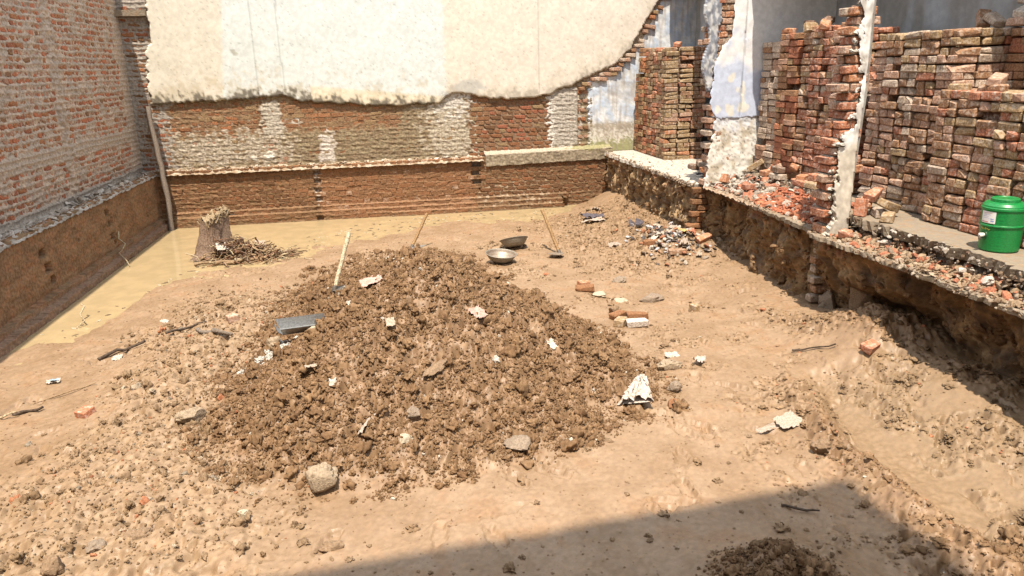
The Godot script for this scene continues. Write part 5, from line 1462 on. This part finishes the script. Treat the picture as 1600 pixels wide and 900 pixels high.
	for k in 260:
		var x := rng.randf_range(-4.0, 3.2)
		var z := along(SHORE, x) - rng.randf_range(-0.5, 0.4) - (0.5 if rng.randf() < 0.3 else 0.0)
		if z < -14.1 or ground_at(x, z) > -0.004: continue
		var r := rng.randf_range(0.006, 0.02)
		xfs.append(Transform3D(Basis(Vector3.UP, rng.randf() * 6) * Basis.from_scale(Vector3(r * rng.randf_range(1, 3), r * 0.3, r)), Vector3(x, 0.002, z)))
		cols.append(c3(0.16, 0.11, 0.07) if rng.randf() < 0.6 else c3(0.42, 0.35, 0.25))
	var scum := thing("floating_scum", "crumbs and straw floating along the edge of the muddy water", "scum")
	scum.set_meta("kind", "stuff")
	multi(scum, "crumbs", rock_mesh(1, 0.5, 311), M.clod, xfs, cols)
	# stones
	stone("largest pale boulder at the front foot of the spoil heap", -0.58, -4.52, Vector3(0.12, 0.095, 0.11), M.stone_pale, 401, 20, 0.55, 0.45)
	stone("flat grey stone slab tilted on the front right of the spoil heap", 0.78, -4.73, Vector3(0.12, 0.035, 0.10), M.stone_grey, 402, 10, 0.6, 0.5)
	stone("creamy white knobbly stone low on the front of the heap", -0.03, -4.8, Vector3(0.075, 0.035, 0.05), M.stone_cream, 403, 15, 0.4, 0.3)
	stone("grey stone just above the creamy stone on the front of the heap", 0.05, -4.98, Vector3(0.055, 0.05, 0.05), M.stone_grey, 404, 40, 0.4, 0.4)
	stone("brown stone lying alone on the smooth mud at the bottom of the view", -0.48, -3.9, Vector3(0.075, 0.035, 0.05), M.stone_brown, 405, -10, 0.5, 0.4)
	stone("small pale pebble on the mud left of the lone brown stone", -1.03, -4.27, Vector3(0.035, 0.026, 0.03), M.stone_cream, 406, 0, 0.5, 0.4)
	stone("round brown clod at the edge of the smooth mud on the near right", 2.80, -4.26, Vector3(0.065, 0.055, 0.06), M.stone_brown, 407, 0, 0.6, 0.3)
	stone("grey round stone on the right edge of the spoil heap", 2.22, -5.5, Vector3(0.06, 0.06, 0.055), M.stone_grey, 408, 0, 0.6, 0.4)
	stone("reddish stone just right of the white plastic bag", 2.10, -5.22, Vector3(0.06, 0.05, 0.05), M.b_wet_orange, 409, 0, 0.5, 0.4)
	stone("broad tan stone leaning beyond the grey round stone", 2.36, -5.98, Vector3(0.13, 0.05, 0.09), M.stone_pale, 410, 30, 0.5, 0.5)
	stone("dark stone beside the pile of three bricks", 2.34, -7.6, Vector3(0.07, 0.055, 0.06), M.stone_brown, 411, 0, 0.5, 0.4)
	stone("pinkish grey long brick bat in the gravel on the left slope", -1.62, -5.6, Vector3(0.14, 0.06, 0.07), M.stone_pale, 412, 25, 0.5, 0.5)
	stone("square brown clod at the bottom left edge of the view", -1.98, -3.93, Vector3(0.06, 0.08, 0.06), M.stone_brown, 413, 10, 0.4, 0.45)
	stone("flat dark stone at the bottom left among muddy clods", -1.62, -4.16, Vector3(0.09, 0.035, 0.06), M.stone_brown, 414, 0, 0.5, 0.4)
	stone("bluish grey stone next to the flat dark stone at the bottom left", -1.82, -4.1, Vector3(0.06, 0.035, 0.05), M.stone_grey, 415, 0, 0.5, 0.4)
	stone("large pale round lump beside the left end of the metal trough", -1.13, -6.72, Vector3(0.085, 0.07, 0.08), M.stone_pale, 416, 0, 0.5, 0.3)
	stone("whitish broken stone just below the metal trough", -0.74, -6.42, Vector3(0.055, 0.05, 0.05), M.stone_cream, 417, 0, 0.5, 0.5)
	stone("brown plank shaped clod on the middle of the heap front", 0.24, -5.28, Vector3(0.06, 0.04, 0.14), M.stone_brown, 418, -35, 0.4, 0.5)
	stone("large leaning slab of earth fallen from the cave under the right floor", 4.52, -6.42, Vector3(0.12, 0.24, 0.17), M.stone_brown, 419, 20, 0.4, 0.5)
	stone("pale jagged stone at the foot of the grey brick column", 4.42, -6.85, Vector3(0.1, 0.13, 0.1), M.stone_grey, 420, 20, 0.3, 0.5)
	stone("grey broken slab tilted in the mud right of the reddish bricks", 2.88, -7.95, Vector3(0.15, 0.05, 0.10), M.stone_grey, 421, 20, 0.5, 0.5)
	stone("left one of two flat pale slabs lying by the reddish bricks", 2.32, -8.2, Vector3(0.10, 0.03, 0.075), M.stone_cream, 422, 10, 0.8, 0.4)
	stone("right one of two flat pale slabs lying by the reddish bricks", 2.51, -8.02, Vector3(0.115, 0.03, 0.075), M.stone_cream, 423, -10, 0.8, 0.4)
	stone("grey stone half sunk in the mud beyond the flat pale slabs", 2.75, -8.75, Vector3(0.10, 0.05, 0.09), M.stone_grey, 424, 0, 0.4, 0.4)
	# bricks on the floor of the pit
	loose("lime whitened brick in front of the small pile on the right mud", on(2.44, -7.14, 0.045), Vector3(0, -4, 2), "white", "bricks lying on the pit floor")
	loose("mud coloured half brick left of the whitened brick", on(2.28, -7.2, 0.04), Vector3(0, 55, 0), "olive", "bricks lying on the pit floor", 0.7)
	loose("orange brown brick behind the whitened brick, right one", on(2.52, -7.38, 0.03), Vector3(0, -8, 0), "wet_orange", "bricks lying on the pit floor")
	loose("orange brown brick behind the mud coloured half brick, left one", on(2.31, -7.42, 0.03), Vector3(0, 30, 6), "wet_orange", "bricks lying on the pit floor", 0.8)
	loose("reddish brick by the flat pale slabs, nearer of two", on(2.23, -8.48, 0.03), Vector3(0, -12, 3), "wet_orange", "bricks lying on the pit floor")
	loose("reddish broken brick by the flat pale slabs, farther of two", on(2.27, -8.68, 0.035), Vector3(5, 20, 0), "orange", "bricks lying on the pit floor", 0.6)
	loose("brick stub standing in wet mud right of the small pile", on(3.2, -7.45, 0.02), Vector3(0, 20, 90), "olive", "bricks lying on the pit floor", 0.5)
	loose("bright red broken brick below the caved earth at the right", on(3.98, -5.52, 0.03), Vector3(10, 30, 5), "raw", "bricks lying on the pit floor", 0.75)
	loose("pinkish brick bat in the gravel near the left water edge", on(-1.75, -8.0, 0.02), Vector3(0, 30, 8), "pink", "bricks lying on the pit floor", 0.5)
	loose("red broken brick among the gravel at the far left edge", on(-2.55, -6.05, 0.02), Vector3(0, 60, 10), "raw", "bricks lying on the pit floor", 0.5)
	loose("tan brick lying on the left of the rubbish heap", on(3.60, -10.0, 0.05), Vector3(0, -6, 3), "wet_orange", "bricks lying on the pit floor")
	loose("flat brown brick at the front of the rubbish heap", on(3.78, -9.45, 0.02), Vector3(0, -14, 2), "brown", "bricks lying on the pit floor", 1.1)
	loose("angular orange brick at the foot of the toothed brick pier", on(4.22, -9.62, 0.05), Vector3(30, 25, 20), "orange", "bricks lying on the pit floor")
	# sticks
	stick("pale grey driftwood stick lying across the left gravel", on(-2.02, -7.72, 0.05), on(-1.68, -7.42, 0.05), 0.026, M.wood_old)
	stick("dark thin stick just left of the pale driftwood stick", on(-2.35, -7.72, 0.03), on(-2.02, -8.05, 0.04), 0.015, M.wood_dark)
	stick("dark wet stick on the mud by the white and blue wrapper", on(-2.90, -7.42, 0.02), on(-2.55, -7.72, 0.03), 0.02, M.wood_dark)
	stick("long thin twig lying on the smooth mud at the far left", on(-3.12, -6.45, 0.012), on(-2.70, -6.75, 0.02), 0.006, M.root_tan)
	stick("short dark stick on the mud at the left edge of the view", on(-3.2, -6.25, 0.02), on(-2.98, -6.3, 0.03), 0.016, M.wood_dark)
	stick("pale forked root at the left edge of the view", on(-3.3, -6.12, 0.03), on(-3.12, -6.2, 0.04), 0.01, M.root_pale)
	stick("broken twig in the shade at the near right", on(2.22, -3.75, 0.01), on(2.42, -3.62, 0.02), 0.008, M.wood_dark)
	stick("thin dark twig lying on the mud before the right cave", on(3.55, -6.0, 0.015), on(3.85, -5.8, 0.02), 0.009, M.wood_dark)
	# rubbish below the toothed pier
	xfs = []
	cols = []
	var tint := [c3(0.40, 0.36, 0.31), c3(0.10, 0.09, 0.09), c3(0.33, 0.29, 0.24), c3(0.50, 0.47, 0.43), c3(0.16, 0.13, 0.10), c3(0.35, 0.17, 0.1), c3(0.3, 0.24, 0.16), c3(0.45, 0.46, 0.5)]
	for k in 330:
		var x := 3.88 + rng.randfn() * 0.22
		var z := -10.15 + rng.randfn() * 0.42
		if x > bank_x(z, 0.3) - 0.03: continue
		var r := rng.randf_range(0.012, 0.045)
		xfs.append(Transform3D(Basis.from_euler(Vector3(rng.randfn() * 0.5, rng.randf() * 6, rng.randfn() * 0.5)) * Basis.from_scale(Vector3(r * 1.4, r * rng.randf_range(0.2, 0.6), r)), on(x, z, 0.01 + 0.02 * rng.randf())))
		cols.append(tint[rng.randi() % tint.size()])
	var rub := thing("rubbish", "mixed grey and dark rubbish dumped at the foot of the right bank", "rubbish")
	rub.set_meta("kind", "stuff")
	multi(rub, "bits", rock_mesh(1, 0.5, 320, 0.5), M.chip, xfs, cols)
	scrap("wrapper", "yellow and red packet on top of the rubbish heap", 4.02, -9.85, 0.17, 0.09, 0.05, M.plastic_yellow, Vector3(15, 20, -12), 0.09)
	scrap("wrapper", "red flap of packet next to the yellow packet on the rubbish heap", 4.12, -9.78, 0.09, 0.09, 0.05, M.plastic_red, Vector3(25, 20, -12), 0.08)
	scrap("plastic_scrap", "black torn plastic under the yellow packet", 4.0, -9.74, 0.24, 0.1, 0.06, M.cloth_dark, Vector3(5, 20, 0), 0.04)
	scrap("plastic_bag", "crumpled pale bag at the near side of the rubbish heap", 3.92, -9.55, 0.15, 0.14, 0.12, M.cloth_pale, Vector3(10, 50, 0), 0.05)
	scrap("paper_scrap", "large white paper in the middle of the rubbish heap", 3.9, -10.15, 0.17, 0.1, 0.05, M.paper, Vector3(12, 0, 10), 0.06)
	scrap("plastic_scrap", "bluish white plastic at the left of the rubbish heap", 3.66, -10.05, 0.12, 0.08, 0.05, M.plastic_white, Vector3(10, 40, 10), 0.05)
	scrap("paper_scrap", "white scrap at the back of the rubbish heap", 3.95, -10.75, 0.11, 0.1, 0.05, M.paper, Vector3(12, 60, 10), 0.06)
	scrap("plastic_scrap", "dark crumpled plastic at the back of the rubbish heap", 3.74, -10.95, 0.17, 0.12, 0.1, M.cloth_dark, Vector3(12, 60, 10), 0.06)
	scrap("paper_scrap", "white scrap alone on the mud before the toothed pier", 3.98, -9.2, 0.08, 0.07, 0.04, M.paper, Vector3(12, 60, 10), 0.02)

func chips(called: String, label: String, n: int, place: Callable, palette: Array, r0: float, r1: float, flat := 0.6) -> void:
	var shapes := [rock_mesh(1, 0.3, 501, 0.5, true), rock_mesh(1, 0.35, 502, 0.55, true), rock_mesh(1, 0.3, 503, 0.6, true)]
	var per := [[[], []], [[], []], [[], []]]
	for k in n:
		var p: Vector3 = place.call()
		var r := lerpf(r0, r1, pow(rng.randf(), 2.5))
		var i := rng.randi() % 3
		per[i][0].append(Transform3D(Basis.from_euler(Vector3(rng.randfn() * 0.6, rng.randf() * 6, rng.randfn() * 0.6)) * Basis.from_scale(Vector3(r * rng.randf_range(0.9, 1.5), r * rng.randf_range(flat * 0.6, flat * 1.3), r)), p + Vector3(0, r * flat * 0.5, 0)))
		per[i][1].append(palette[rng.randi() % palette.size()] * rng.randf_range(0.8, 1.15))
	var o := thing(called, label, "rubble")
	o.set_meta("kind", "stuff")
	for i in 3: multi(o, "chips", shapes[i], M.chip, per[i][0], per[i][1])

func build_right_rubble() -> void:
	var red := [c3(0.44, 0.17, 0.10), c3(0.40, 0.14, 0.08), c3(0.48, 0.22, 0.13), c3(0.36, 0.15, 0.09)]
	var grey_p := [c3(0.42, 0.39, 0.35), c3(0.34, 0.31, 0.28), c3(0.55, 0.52, 0.48), c3(0.26, 0.21, 0.16)]
	var mound_y := func(x: float, z: float, x0: float, x1: float, h: float) -> float: return 1.0 + h * sst(x0, x1, x) * (0.7 + 0.5 * nf.get_noise_2d(x * 4.0, z * 4.0))
	chips("brick_rubble", "heap of small red brick chips on the slab lip below the middle stack", 1500, func() -> Vector3:
		var z := rng.randf_range(-8.55, -7.0)
		var x := 4.30 + 0.02 * rng.randf() + 0.58 * pow(rng.randf(), 0.8)
		return Vector3(x, mound_y.call(x, z, 4.25, 4.9, 0.17), z), red + red + [c3(0.42, 0.36, 0.32)], 0.014, 0.05)
	chips("brick_rubble", "grey and pinkish rubble below the blue wall end of the slab lip", 1100, func() -> Vector3:
		var z := rng.randf_range(-9.85, -8.2)
		var x := 4.38 + 0.5 * rng.randf()
		return Vector3(x, mound_y.call(x, z, 4.3, 4.9, 0.17), z), grey_p + [c3(0.44, 0.2, 0.13)], 0.012, 0.055)
	chips("brick_rubble", "sandy rubble with red and white bits along the near right lip", 1500, func() -> Vector3:
		var z := rng.randf_range(-6.6, -2.6)
		var x := 4.19 + 0.3 * rng.randf()
		return Vector3(x, mound_y.call(x, z, 4.15, 4.6, 0.07), z), [c3(0.36, 0.27, 0.18), c3(0.33, 0.25, 0.17), c3(0.42, 0.18, 0.11), c3(0.40, 0.33, 0.26), c3(0.30, 0.22, 0.15)], 0.01, 0.04)
	chips("brick_rubble", "dark and grey crumbs clinging to the broken edge of the raised floor", 600, func() -> Vector3:
		var z := rng.randf_range(-9.8, -2.6)
		var x := 4.86 if z < -6.95 else 4.43 - 0.1 * sst(-4.9, -4.3, z)
		return Vector3(x + rng.randf_range(-0.05, 0.035), rng.randf_range(1.04, 1.195), z), grey_p + [c3(0.18, 0.13, 0.09), c3(0.2, 0.14, 0.1), c3(0.24, 0.2, 0.16), c3(0.18, 0.13, 0.09), c3(0.2, 0.14, 0.1)], 0.008, 0.026, 0.8)
	chips("brick_rubble", "crumbs of soil and mortar along the thin slab lips", 1200, func() -> Vector3:
		var z := rng.randf_range(-14.4, -2.6)
		var x := 4.22 if z < -10.1 else (4.32 + 0.05 * (z + 8.4) / -1.5 if z < -6.95 else 4.16)
		return Vector3(x + rng.randf_range(-0.02, 0.05), rng.randf_range(0.955, 1.0), z), [c3(0.33, 0.27, 0.21), c3(0.26, 0.19, 0.13), c3(0.4, 0.35, 0.29)], 0.008, 0.03, 0.8)
	chips("brick_rubble", "grey crumbs on the whitish far slab below the far stack", 70, func() -> Vector3: return Vector3(rng.randf_range(4.25, 5.05), 1.005, rng.randf_range(-14.0, -10.2)), grey_p, 0.006, 0.018)
	chips("brick_rubble", "pale debris lying on the ledge of the left wall", 220, func() -> Vector3: return Vector3(rng.randf_range(-4.36, -4.14), 1.01, rng.randf_range(-14.4, -8.0)), [c3(0.50, 0.47, 0.43), c3(0.42, 0.39, 0.35), c3(0.55, 0.53, 0.50), c3(0.32, 0.27, 0.22)], 0.012, 0.055, 0.4)
	chips("brick_rubble", "pale debris lying on the ledge of the back wall", 140, func() -> Vector3: return Vector3(rng.randf_range(-4.2, 1.75), 1.015, rng.randf_range(-14.62, -14.46)), [c3(0.58, 0.54, 0.48), c3(0.48, 0.41, 0.32), c3(0.38, 0.29, 0.2)], 0.012, 0.05, 0.5)
	var bank := [c3(0.21, 0.132, 0.07), c3(0.25, 0.16, 0.088), c3(0.235, 0.15, 0.082), c3(0.28, 0.185, 0.105)]
	chips("soil_crumbs", "crumbling lumps clinging to the cut earth bank on the right", 3000, func() -> Vector3:
		var z := -14.5 + 12.0 * rng.randf()
		var y := rng.randf_range(0.05, 0.94)
		return Vector3(bank_x(z, y) + 0.004, y, z), bank, 0.008, 0.05, 0.8)
	var soils := func(x0: float, x1: float, z0: float, z1: float, h: float, label: String, c: Color):
		var s := sheet(z0, z1, 0.03, x0, x1, 0.03, func(u: float, v: float) -> Vector3: return Vector3(v, mound_y.call(v, u, x0, x1, h) - 0.004 + 0.02 * nf.get_noise_2d(u * 12.0, v * 12.0), u), func(u: float, v: float) -> Color: return c * (1.0 + 0.3 * nf.get_noise_2d(u * 9.0, v * 9.0)))
		tag(part(self, "dirt", s, M.mortar), label, "dirt", "", "structure")
	soils.call(4.26, 4.95, -9.85, -6.98, 0.16, "dirt under the rubble on the middle slab lip", c3(0.34, 0.24, 0.17))
	soils.call(4.19, 4.60, -6.65, -1.8, 0.06, "sandy dirt on the near slab lip", c3(0.33, 0.255, 0.17))
	for q in [[4.40, -6.05, 0.05, "white stone chip on the near right lip, farthest of the white ones"], [4.36, -5.05, 0.045, "white stone chip on the near right lip beside red crumbs"], [4.33, -4.75, 0.06, "broad white chip on the near right lip, nearest of the white ones"]]:
		stone(q[3], q[0], q[1], Vector3(q[2], q[2] * 0.5, q[2] * 0.8), M.plastic_white, int(q[0] * 900), 0, 0.5, 0.5, 1.05)
	# the loose bricks in front of the middle stack
	var g := "loose bricks dropped in front of the middle stack"
	var y := 1.2
	loose("brick standing tilted against the whitewashed wall foot, leftmost of its pile", Vector3(4.92, y + 0.10, -9.62), Vector3(0, -40, 35), "olive", g)
	loose("big dark red brick leaning behind the tilted leftmost brick", Vector3(5.02, y + 0.10, -9.3), Vector3(10, 25, 40), "red", g)
	loose("orange broken brick in the left of the loose pile", Vector3(4.88, y + 0.05, -9.25), Vector3(0, 20, 8), "orange", g, 0.6)
	loose("grey brick stacked uppermost at the front of the loose pile", Vector3(4.88, y + 0.13, -8.95), Vector3(0, 82, 0), "dark", g)
	loose("grey brown brick lying under the uppermost grey brick", Vector3(4.87, y + 0.045, -8.92), Vector3(0, 95, 0), "grey", g, 1.1)
	loose("round ended pale brick behind the grey bricks of the loose pile", Vector3(5.0, y + 0.12, -9.1), Vector3(60, 30, 10), "pink", g, 0.6)
	loose("orange brick leaning back onto the middle stack", Vector3(4.99, y + 0.16, -8.75), Vector3(20, 50, -20), "orange", g)
	loose("sandy orange brick turned square on at the right of the loose pile", Vector3(4.92, y + 0.09, -8.42), Vector3(0, 40, 0), "orange", g, 0.8)
	loose("long pale orange brick lying lowest at the right of the loose pile", Vector3(4.88, y + 0.04, -8.38), Vector3(0, 100, 3), "raw", g, 1.05)
	loose("yellowish brick end at the far right of the loose pile", Vector3(4.9, y + 0.04, -8.14), Vector3(0, 95, 0), "olive", g)
	loose("red brick chunk alone on the rubble under the loose pile", Vector3(4.52, 1.12, -9.0), Vector3(0, 10, 0), "red", g, 0.65)
	loose("pale orange shard upright on the rubble at the wall foot", Vector3(4.48, 1.14, -9.62), Vector3(0, 30, 70), "orange", g, 0.5)
	loose("orange shard wedged in the slab edge under the grey bricks", Vector3(4.84, 1.15, -9.15), Vector3(0, 70, 60), "raw", g, 0.45)
	g = "loose bricks at the foot of the narrow pier"
	loose("orange brick resting highest on the small heap by the narrow pier", Vector3(4.62, 1.40, -6.62), Vector3(12, 40, 14), "raw", g)
	loose("big yellowish brick sloping forward on the small heap by the narrow pier", Vector3(4.66, 1.32, -6.42), Vector3(15, 20, -18), "olive", g, 1.1)
	loose("small orange brick stub in the middle of the small heap by the pier", Vector3(4.54, 1.31, -6.6), Vector3(20, 60, 20), "orange", g, 0.5)
	loose("red brick standing on end at the left of the small heap by the pier", Vector3(4.48, 1.28, -6.58), Vector3(0, 30, 82), "raw", g, 0.75)
	loose("flat sandy brick lying lowest in front of the small heap by the pier", Vector3(4.56, 1.24, -6.28), Vector3(0, 50, 0), "olive", g)
	loose("grey brick hidden under the yellowish brick by the pier", Vector3(4.62, 1.24, -6.5), Vector3(0, 70, 0), "grey", g)
	loose("orange crumb of brick on the near lip below the small heap", Vector3(4.26, 1.06, -6.45), Vector3(0, 20, 10), "raw", g, 0.35)
	# bricks thrown on top of the stacks
	g = "loose bricks thrown on top of the stacks"
	var top2 := 1.2 + 24 * 0.0735
	var n2 := ["dark brick lying flat at the left on the middle stack", "dark brick tilted up at the back of the middle stack", "yellow half round brick on the front of the middle stack", "orange brick end on the front of the middle stack", "long dark brick sloping over the right of the middle stack", "topmost dark brick at the right of the middle stack", "short grey brick at the right end of the middle stack", "pale orange brick at the left front of the middle stack", "brown brick lying far back on the middle stack"]
	var a2 := [[5.3, 0.12, -9.2, 0, 70, 5], [5.32, 0.12, -8.85, 10, 40, 20], [5.06, 0.06, -8.75, 70, 20, 0], [5.06, 0.07, -8.45, 20, 60, 15], [5.25, 0.2, -8.15, 5, 70, 14], [5.3, 0.28, -8.1, 8, 50, 20], [5.12, 0.12, -7.95, 0, 80, 0], [5.08, 0.04, -9.3, 4, 80, 3], [5.36, 0.06, -8.4, 0, 20, 0]]
	for k in 9: loose(n2[k], Vector3(a2[k][0], top2 + a2[k][1], a2[k][2]), Vector3(a2[k][3], a2[k][4], a2[k][5]), ["dark", "dark", "olive", "orange", "dark", "dark", "grey", "orange", "brown"][k], g)
	var top3 := 1.2 + 23 * 0.0735
	var n3 := ["brown brick leaning steeply at the left on the rearmost near stack", "long grey brown brick sloping left on the rearmost near stack", "pinkish brick with a white end lying on the rearmost near stack", "big brown brick tilted right on the rearmost near stack", "pale pink brick balanced behind the big tilted brick", "long sloping brick at the right on the rearmost near stack", "greyish brick topmost in the middle of the rearmost near stack", "reddish brick high at the back of the rearmost near stack", "white faced brick end in the middle of the rearmost near stack", "upper brown brick at the right edge of the rearmost near stack"]
	var a3 := [[5.60, 0.09, -6.67, 10, 60, 40], [5.57, 0.08, -6.50, 0, 80, 26], [5.60, 0.05, -6.23, 0, 85, 0], [5.60, 0.14, -5.87, 20, 60, -10], [5.68, 0.17, -6.05, 25, 40, 10], [5.56, 0.16, -5.60, 6, 75, 28], [5.72, 0.24, -6.30, 0, 70, 4], [5.76, 0.20, -6.10, 10, 60, 0], [5.66, 0.14, -6.25, 10, 20, 20], [5.70, 0.28, -5.65, 0, 70, 14]]
	for k in 10: loose(n3[k], Vector3(a3[k][0], top3 + a3[k][1], a3[k][2]), Vector3(a3[k][3], a3[k][4], a3[k][5]), ["brown", "grey", "pink", "brown", "pink", "grey", "grey", "red", "white", "brown"][k], g)
	var top4 := 1.2 + 16 * 0.0735
	loose("pinkish brick with white mortar on top, lying on the lower near stack", Vector3(5.06, top4 + 0.09, -5.78), Vector3(8, 40, 10), "pink", g, 1.1)
	loose("red brown brick under the mortared brick on the lower near stack", Vector3(5.0, top4 + 0.02, -5.75), Vector3(0, 92, 0), "brown", g)
	loose("tilted red brick at the right of the lower near stack", Vector3(5.06, top4 + 0.06, -5.3), Vector3(0, 60, -25), "red", g)
	loose("yellowish brick end at the left of the lower near stack", Vector3(5.0, top4 + 0.02, -6.12), Vector3(0, 95, 0), "olive", g, 0.7)
	loose("orange brick on top of the far stack", Vector3(5.1, 1.0 + 26 * 0.0735 + 0.04, -13.1), Vector3(6, 60, 8), "raw", g)
	# dirty bricks before the far stack
	g = "dirty bricks stepped below the far stack"
	for k in 8:
		loose(["lowest dirty brick of the little steps before the far stack", "dirty brick second up on the left of the little steps", "dirty brick second up on the right of the little steps", "dirty brick third up on the left of the little steps", "dirty brick third up on the right of the little steps", "dirty brick fourth up of the little steps", "dirty brick fifth up of the little steps", "topmost dirty brick of the little steps before the far stack"][k], Vector3(4.86 + 0.05 * (k / 2), 1.04 + 0.075 * ((k + 1) / 2) , -11.6 + 0.25 * (k % 2) + 0.06 * k), Vector3(0, 85 + rng.randfn() * 8.0, 0), ["dark", "grey", "dark", "brown"][k % 4], g, 1.15)
	scrap("cloth", "dark rag lying on the whitish far slab by the blue wall", 4.55, -11.0, 0.28, 0.2, 0.08, M.cloth_dark, Vector3(4, 30, 0), 0.0)
	var rag: Node3D = get_child(get_child_count() - 1)
	rag.position = Vector3(4.72, 1.04, -10.75)

func build_house() -> void:
	var o := thing("house", "tall plain house behind the viewer that shades the near mud", "house", Vector3(0, 0.9, 1.26))
	o.rotation.y = deg_to_rad(4.35)
	box_part(o, "wall", Vector3(-9.0, 0, 0), Vector3(1.5, 11.4, 7.0), M.house)
	box_part(o, "parapet", Vector3(-9.0, 11.4, 0), Vector3(1.5, 12.15, 0.2), M.house)
	box_part(o, "parapet", Vector3(1.3, 11.4, 0.2), Vector3(1.5, 12.15, 7.0), M.house)
	for r in 3:
		for k in 4:
			var c := Vector3(-7.6 + k * 2.4, 1.9 + r * 3.1, 0)
			var wn := box_part(o, "window", c + Vector3(-0.5, -0.6, -0.02), c + Vector3(0.5, 0.6, 0.04), M.frame)
			var pn := BoxMesh.new()
			pn.size = Vector3(0.84, 1.04, 0.02)
			part(wn, "pane", pn, M.pane, Transform3D(Basis.IDENTITY, Vector3(0, 0, -0.025)))

func _ready() -> void:
	# camera
	var cam := Camera3D.new()
	cam.name = "camera"
	cam.fov = 41.75
	cam.near = 0.05
	cam.far = 400.0
	add_child(cam)
	cam.position = CAM
	cam.basis = Basis(Vector3.UP, deg_to_rad(-9.0)) * Basis(Vector3.RIGHT, deg_to_rad(-16.5)) * Basis(Vector3.BACK, deg_to_rad(-1.6))
	cam.current = true
	# sky
	var env := Environment.new()
	var sky := Sky.new()
	var sm := ProceduralSkyMaterial.new()
	sm.sky_top_color = Color(0.73, 0.76, 0.80)
	sm.sky_horizon_color = Color(0.87, 0.86, 0.83)
	sm.sky_curve = 0.25
	sm.energy_multiplier = 1.45
	sm.ground_bottom_color = Color(0.30, 0.25, 0.20)
	sm.ground_horizon_color = Color(0.6, 0.58, 0.55)
	sm.sun_angle_max = 12.0
	sky.sky_material = sm
	env.sky = sky
	env.background_mode = Environment.BG_SKY
	env.ambient_light_source = Environment.AMBIENT_SOURCE_SKY
	env.tonemap_mode = Environment.TONE_MAPPER_LINEAR
	env.tonemap_exposure = 2.25
	env.sdfgi_enabled = true
	env.ssao_enabled = true
	env.ssil_enabled = true
	var we := WorldEnvironment.new()
	we.name = "world_environment"
	we.environment = env
	add_child(we)
	# sun: high, behind the viewer and a little to the left
	var sun := DirectionalLight3D.new()
	sun.name = "sun"
	sun.light_color = Color(1.0, 0.955, 0.885)
	sun.light_energy = 1.35
	sun.light_angular_distance = 0.5
	sun.shadow_enabled = true
	add_child(sun)
	var el := deg_to_rad(68.0)
	var az := deg_to_rad(14.0)
	var to_sun := Vector3(-sin(az) * cos(el), sin(el), cos(az) * cos(el))
	sun.basis = Basis.looking_at(-to_sun, Vector3.UP)
	sun.position = to_sun * 30.0
	# set up
	rng.seed = 20240611
	ns.noise_type = FastNoiseLite.TYPE_SIMPLEX
	ns.frequency = 1.0
	ns.fractal_type = FastNoiseLite.FRACTAL_NONE
	nf.noise_type = FastNoiseLite.TYPE_SIMPLEX
	nf.frequency = 1.0
	nf.fractal_type = FastNoiseLite.FRACTAL_FBM
	nf.fractal_octaves = 3
	nf.seed = 7
	nc.noise_type = FastNoiseLite.TYPE_CELLULAR
	nc.frequency = 1.0
	nc.fractal_type = FastNoiseLite.FRACTAL_NONE
	nc.cellular_return_type = FastNoiseLite.RETURN_DISTANCE
	nc.seed = 3
	var t := Time.get_ticks_msec()
	materials()
	M.root_red = mk(Color(0.29, 0.155, 0.09), 0.9, "wood", 6.0)
	M.ink_red = mk(Color(0.5, 0.10, 0.09), 0.7)
	M.ink_blue = mk(Color(0.10, 0.18, 0.5), 0.7)
	M.gold = mk(Color(0.42, 0.33, 0.06), 0.5)
	brick_shapes()
	build_ground()
	print("ground ", Time.get_ticks_msec() - t)
	build_back_wall()
	build_back_foundation()
	build_left_wall()
	print("walls ", Time.get_ticks_msec() - t)
	build_right_bank()
	build_house()
	build_stacks()
	print("right ", Time.get_ticks_msec() - t)
	scatter_clods()
	print("clods ", Time.get_ticks_msec() - t)
	build_right_rubble()
	build_stump()
	build_tools()
	build_cooler()
	build_litter()
	print("all ", Time.get_ticks_msec() - t)
